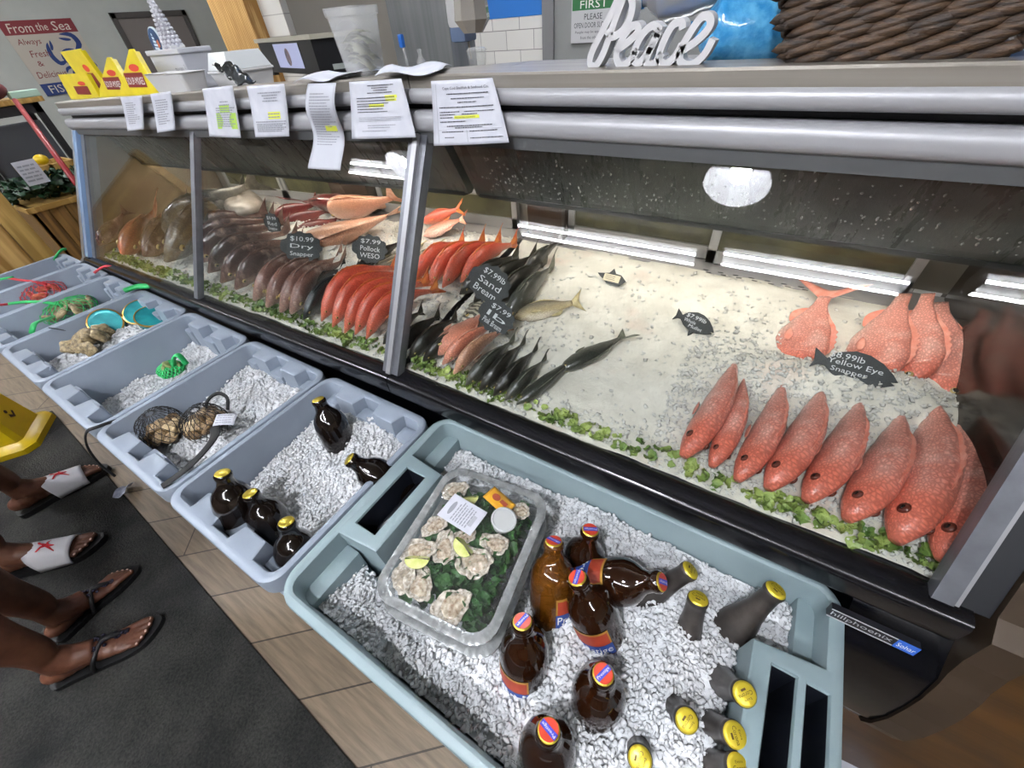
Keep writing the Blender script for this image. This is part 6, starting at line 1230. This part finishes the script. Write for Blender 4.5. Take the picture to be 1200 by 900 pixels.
def leg(mb, A, hip, q4):
    k = A.lerp(hip, .50)+Vector((0, .03, 0)); pts = [A+Vector((0, 0, -.015)), A+Vector((0, 0, .03)), A.lerp(k, .25), A.lerp(k, .62)+Vector((0, -.018, 0)), k, k.lerp(hip, .35), hip]
    mb.tube(catmull(pts, 5), [interp([(0, .034), (.17, .032), (.33, .040), (.5, .056), (.67, .055), (.83, .074), (1, .088)], i/30) for i in range(31)], 18)
    q = q4 @ Vector((.022, 0, 0)); mb.tube([A+Vector((0, 0, .03)), A.lerp(q4 @ Vector((.03, 0, .055)), .6), q4 @ Vector((.07, 0, .045))], [.034, .040, .034], 14)
    for s_ in (1, -1): mb.sphere(q4 @ Vector((-.004, .031*s_, .072)), .012, 8, 6)
def legs(label, feet, kind, cloth):
    """feet: two (heel px, toe px, side)"""
    F_ = []
    for hpx, tpx, sd in feet:
        h, tq = Z(*hpx, .035), Z(*tpx, .035); d = (tq-h); d.z = 0; L = d.length; d.normalize(); k = L/.300; base = .024 if kind == 'slide' else .018
        q4 = frame(Vector((h.x, h.y, .008+base))+d*.082*k, d, Vector((0, 0, 1)).cross(d)) @ Matrix.Scale(min(1., max(.82, k)), 4); F_.append((q4, sd, d))
    mid = (F_[0][0].translation+F_[1][0].translation)/2; mid.z = 0; t = thing('person', label, 'person', mid); inv = t.matrix_world.inverted()
    mb = MB(); dd = (F_[0][2]+F_[1][2]).normalized(); lat = Vector((-dd.y, dd.x, 0)); hips = []
    for q4, sd, d in F_:
        foot(mb, q4, sd); A = q4 @ Vector((-.012, 0, .085)); s_ = 1 if (A-mid).dot(lat) > 0 else -1; hip = mid+lat*.085*s_-dd*.03+Vector((0, 0, .84)); hips.append(hip); leg(mb, A, hip, q4)
    top_ = (hips[0]+hips[1])/2
    mb.sphere(top_+Vector((0, 0, .03)), (.16, .12, .13), 18, 12); mb.v = [tuple(inv @ Vector(v)) for v in mb.v]
    remeshed(mb, 'body', skin, t)
    tl_ = inv @ top_; mb = MB()
    for hp_ in hips:
        a = inv @ hp_; kq = a+Vector((0, .01, -.20)); mb.tube([kq, a.lerp(kq, .4), a, tl_+Vector((0, 0, .10))], [.108, .110, .118, .13], 18)
    mb.tube([tl_+Vector((0, 0, -.02)), tl_+Vector((0, 0, .17))], [.17, .15], 22, flat=.8); remeshed(mb, 'shorts', M(kind+'_shorts', cloth, .85), t, .008, 4)
    for q4, sd, d in F_:
        ql = inv @ q4; ou = catmull([Vector((x, y*sd, 0)) for x, y in ((-.080, 0), (-.068, .034), (-.02, .038), (.05, .034), (.11, .047), (.17, .050), (.222, .040), (.236, .016), (.215, -.018), (.18, -.045), (.13, -.052), (.06, -.044), (-.02, -.036), (-.068, -.032))], 4, True)
        th = .024 if kind == 'slide' else .018; sc_ = 1/q4.to_scale().x; sh = MB().prism([(p_.x*1.03, p_.y*1.04) for p_ in ou], th, ql @ Matrix.Translation((0, 0, -th*sc_)) @ Matrix.Diagonal((1, 1, sc_, 1)))
        so = sh.build('sandal_sole', rubber_black, t)
        if kind == 'slide':
            def st(u, v, o=0.):
                a = PI*(v); x = .055+.105*u-.012*math.sin(PI*v)*(1-2*u); w_ = .047+.006*u; hgt = .090-.045*u; return ql @ Vector((x, w_*math.cos(a)*(1.04+o*2), -.012+(hgt+.010+o)*math.sin(a)**.75))
            mb = MB().grid(st, 8, 20); mb.build('slide_strap', slide_white, t, smooth=True, solid=.005)
            J = [(-.5, .12), (-.28, .06), (-.10, .14), (-.02, .34), (.04, .42), (.10, .34), (.08, .2), (.30, .34), (.46, .46), (.5, .42), (.28, .20), (.10, .02), (.14, -.14), (.42, -.32), (.40, -.40), (.06, -.22), (-.06, -.12), (-.20, -.34), (-.40, -.44), (-.42, -.36), (-.24, -.20), (-.16, .0), (-.34, .0)]
            vs = [st(.50+.46*y, .52+.30*x, .0055) for x, y in J]; n = len(vs); tri = tessellate_polygon([[Vector((x, y, 0)) for x, y in J]])
            mb = MB().add(vs, [tuple(q_) for q_ in tri]); mb.build('red_emblem', red_ink, t, solid=.001)
        else:
            toe = Vector((.168, .020*sd, .016)); mdl = Vector((.105, .008*sd, .066)); mb = MB()
            for y in (.047, -.047): mb.tube([ql @ p_ for p_ in catmull([Vector((.045, y, -.004)), Vector((.07, y*.9, .045)), mdl, toe.lerp(mdl, .35)+Vector((0, 0, .006)), toe+Vector((0, 0, -.012))], 5)], .0062, 8)
            mb.build('thong_strap', rubber_black, t, smooth=True); mb = MB(); rd = random.Random(3)
            for i in range(46):
                u = rd.random(); a = rd.uniform(-1, 1); p_ = Vector((.082, 0.006*sd, .078)).lerp(Vector((.160, .017*sd, .036)), u)+Vector((0, a*.028*(1-.8*u), -abs(a)*.010)); r_ = rd.uniform(.0035, .0065); mb.sphere(p_, (r_, r_, r_*.8), 7, 5, ql)
            mb.build('jewelled_ornament', jewel, t)
        mb = MB()
        for y, r, L in ((.030, .0135, .222), (.010, .0098, .222), (-.008, .0092, .212), (-.024, .0088, .200), (-.038, .0086, .186)): mb.sphere((L-.010, y*sd*1.02, .0185 if r > .012 else .0165), (r*.55, r*.62, .0028), 10, 6, ql)
        mb.build('toenails', nail, t, smooth=True)
legs('bare legged person in white slides with red emblem at the left edge', [((18, 601), (117, 546), -1), ((-4, 672), (121, 632), 1)], 'slide', '#26262b')
legs('bare legged person in black jewelled thong sandals at the left edge', [((64, 745), (140, 675), -1), ((56, 799), (178, 734), 1)], 'thong', '#3a2f35')

# ------------------------------------------------------------------ far left: boards, planter, rack
wpine = wood_mat('pine_boards', '#8f6a30', '#c9a465', 1.0); wpine2 = wood_mat('pine_trim', '#9b7a3c', '#bf9c58', 1.3)
e = X(66, 300, -2.76); t = thing('wooden_partition', 'vertical pine board partition behind the farthest tote', 'partition', (-2.78, e.y, 0))
for i in range(2): MB().box((-.02, -.075-.15*(i+1)+.002, 0), (.012, -.075-.15*i-.002, 1.35), b=.003).build('board', wpine, t)
MB().box((-.02, -.074, 0), (.03, 0, 1.36), b=.003).build('edge_trim', wpine2, t); MB().box((-.03, -.385, 1.34), (.04, .01, 1.38), b=.004).build('cap_rail', wpine2, t); MB().sphere((.012, -.15, .905), (.002, .010, .014), 12, 8).build('knot', M('wood_knot', '#4a2d12', .6), t, smooth=True)
q0, q1 = X(46, 240, -3.7), X(92, 230, -3.7); t = thing('planter_box', 'slatted wooden planter box beyond the left end of the case', 'planter', (-3.7, (q0.y+q1.y)/2+.08, 0)); hw = .24; ht = q0.z
for i in range(6): MB().box((.0, -hw+.08*i+.002, .0), (.02, -hw+.08*(i+1)-.002, ht), b=.003).build('slat', wood_mat('planter_slat%d' % i, '#5d421d', '#8d6a35', 1.4) if i == 0 else bpy.data.materials['planter_slat0'], t)
MB().box((-.34, -hw, 0), (-.32, hw, ht)).box((-.34, -hw, 0), (.02, -hw+.02, ht)).box((-.34, hw-.02, 0), (.02, hw, ht)).build('box_sides', bpy.data.materials['planter_slat0'], t); MB().box((-.345, -hw-.01, ht-.03), (.03, hw+.01, ht), b=.003).build('rim_board', wpine2, t)
leaves('green_plants', [(-3.7-.30*random.random(), t.location.y-hw+2*hw*random.random(), ht+.01+.09*random.random()) for _ in range(260)], .05, M('dark_plant', '#0d1f12', .5, 0, '#1f4a2a', 30), 'dark green plants growing in the slatted planter')
cq = X(36, 205, -3.66); board('price_card', cq+Vector((0, -.04, -.05)), (0, 1, 0), (0, 0, 1), .10, .12, .003, paper2, 'white price card by the planter box', 'card', [('print', ink_grey, [dashes(.01, .085, .095-.018*i, .008) for i in range(5)])])
a0, a1 = X(18, 118, -4.2), X(90, 216, -3.3); o = MB().tube([a0, a0.lerp(a1, .5)+Vector((0, 0, -.005)), a1], .014, 10).build('red_rail', M('red_rail_paint', '#8d1e22', .4), smooth=True); tag(o, 'red sloping rail beyond the left end of the case', 'rail')
r0 = X(20, 122, -4.75); t = thing('merchandise_rack', 'black rack with a grey panel and a wooden top board at the far left', 'rack', (-4.75, r0.y-.10, 0)); rz = r0.z
MB().box((-.25, -.30, 0), (-.21, -.26, rz)).box((-.25, .16, 0), (-.21, .20, rz)).box((.02, -.30, 0), (.06, -.26, rz)).box((.02, .16, 0), (.06, .20, rz)).box((-.25, -.3, rz-.06), (.06, .2, rz)).box((-.25, -.3, .5), (.06, .2, .56)).build('rack_frame', rubber_black, t)
MB().box((.0, -.25, .58), (.03, .15, rz-.10), b=.005).build('grey_panel', M('rack_panel', '#3d4044', .4), t); MB().box((-.27, -.32, rz), (.08, .24, rz+.03), b=.004).build('top_board', wpine2, t)
tag(MB().sphere((-4.73, r0.y-.12, rz+.09), (.09, .12, .06), 14, 10).build('folded_cloth', M('dark_pink_cloth', '#6d3a40', .8, 0, '#83494c', 14, .5, 30), smooth=True), 'dark pink folded cloth on the rack top board', 'cloth')
tag(MB().box((-4.75, r0.y-.02, rz+.03), (-4.67, r0.y+.14, rz+.07), b=.006).build('small_carton', M('pale_green_card', '#a9c7b5', .6)), 'pale green carton on the rack top board', 'carton')
bb = X(55, 195, -4.25); t = thing('wooden_crate', 'open pine crate holding yellow lemons above the planter', 'crate', (-4.25, bb.y, bb.z-.14))
for lo, hi in (((-.14, -.13, 0), (.10, -.115, .16)), ((-.14, .115, 0), (.10, .13, .16)), ((-.14, -.13, 0), (-.125, .13, .16)), ((.085, -.13, .0), (.10, .13, .03)), ((.085, -.13, .12), (.10, .13, .16)), ((.085, -.012, 0), (.10, .012, .16)), ((-.14, -.13, 0), (.1, .13, .012))): MB().box(lo, hi, b=.002).build('slat', wpine2, t)
tag(MB().box((-4.40, bb.y-.14, 0), (-4.13, bb.y+.14, bb.z-.142), b=.004).build('crate_stand', wood_mat('stand_dark', '#2d2114', '#4a3720')), 'dark wooden stand under the lemon crate', 'stand')
lem = M('lemon_yellow', '#e0c21a', .4, 0, '#d2ae12', 30, .3, 150)
for (x, y), lab in (((48, 187), 'yellow lemon at the left of the crate top'), ((66, 207), 'yellow lemon at the right of the crate'), ((86, 206), 'yellow lemon nearest the case end')):
    p = X(x, y, -4.2); tag(MB().sphere(p, (.03, .038, .03), 14, 10).build('lemon', lem, smooth=True), lab, 'lemon', 'lemons by the crate')

# ------------------------------------------------------------------ world and picture settings
w = bpy.data.worlds.new('world'); SC.world = w; w.use_nodes = True; w.node_tree.nodes['Background'].inputs[0].default_value = (.8, .85, .9, 1); w.node_tree.nodes['Background'].inputs[1].default_value = .2
SC.view_settings.view_transform = 'Standard'; SC.view_settings.look = 'None'; SC.view_settings.gamma = 1; SC.view_settings.use_curve_mapping = False; SC.view_settings.exposure = 1.95
SC.cycles.use_denoising = True; SC.cycles.max_bounces = 8; SC.cycles.transparent_max_bounces = 16; SC.cycles.caustics_reflective = False; SC.cycles.caustics_refractive = False; SC.cycles.sample_clamp_indirect = 6
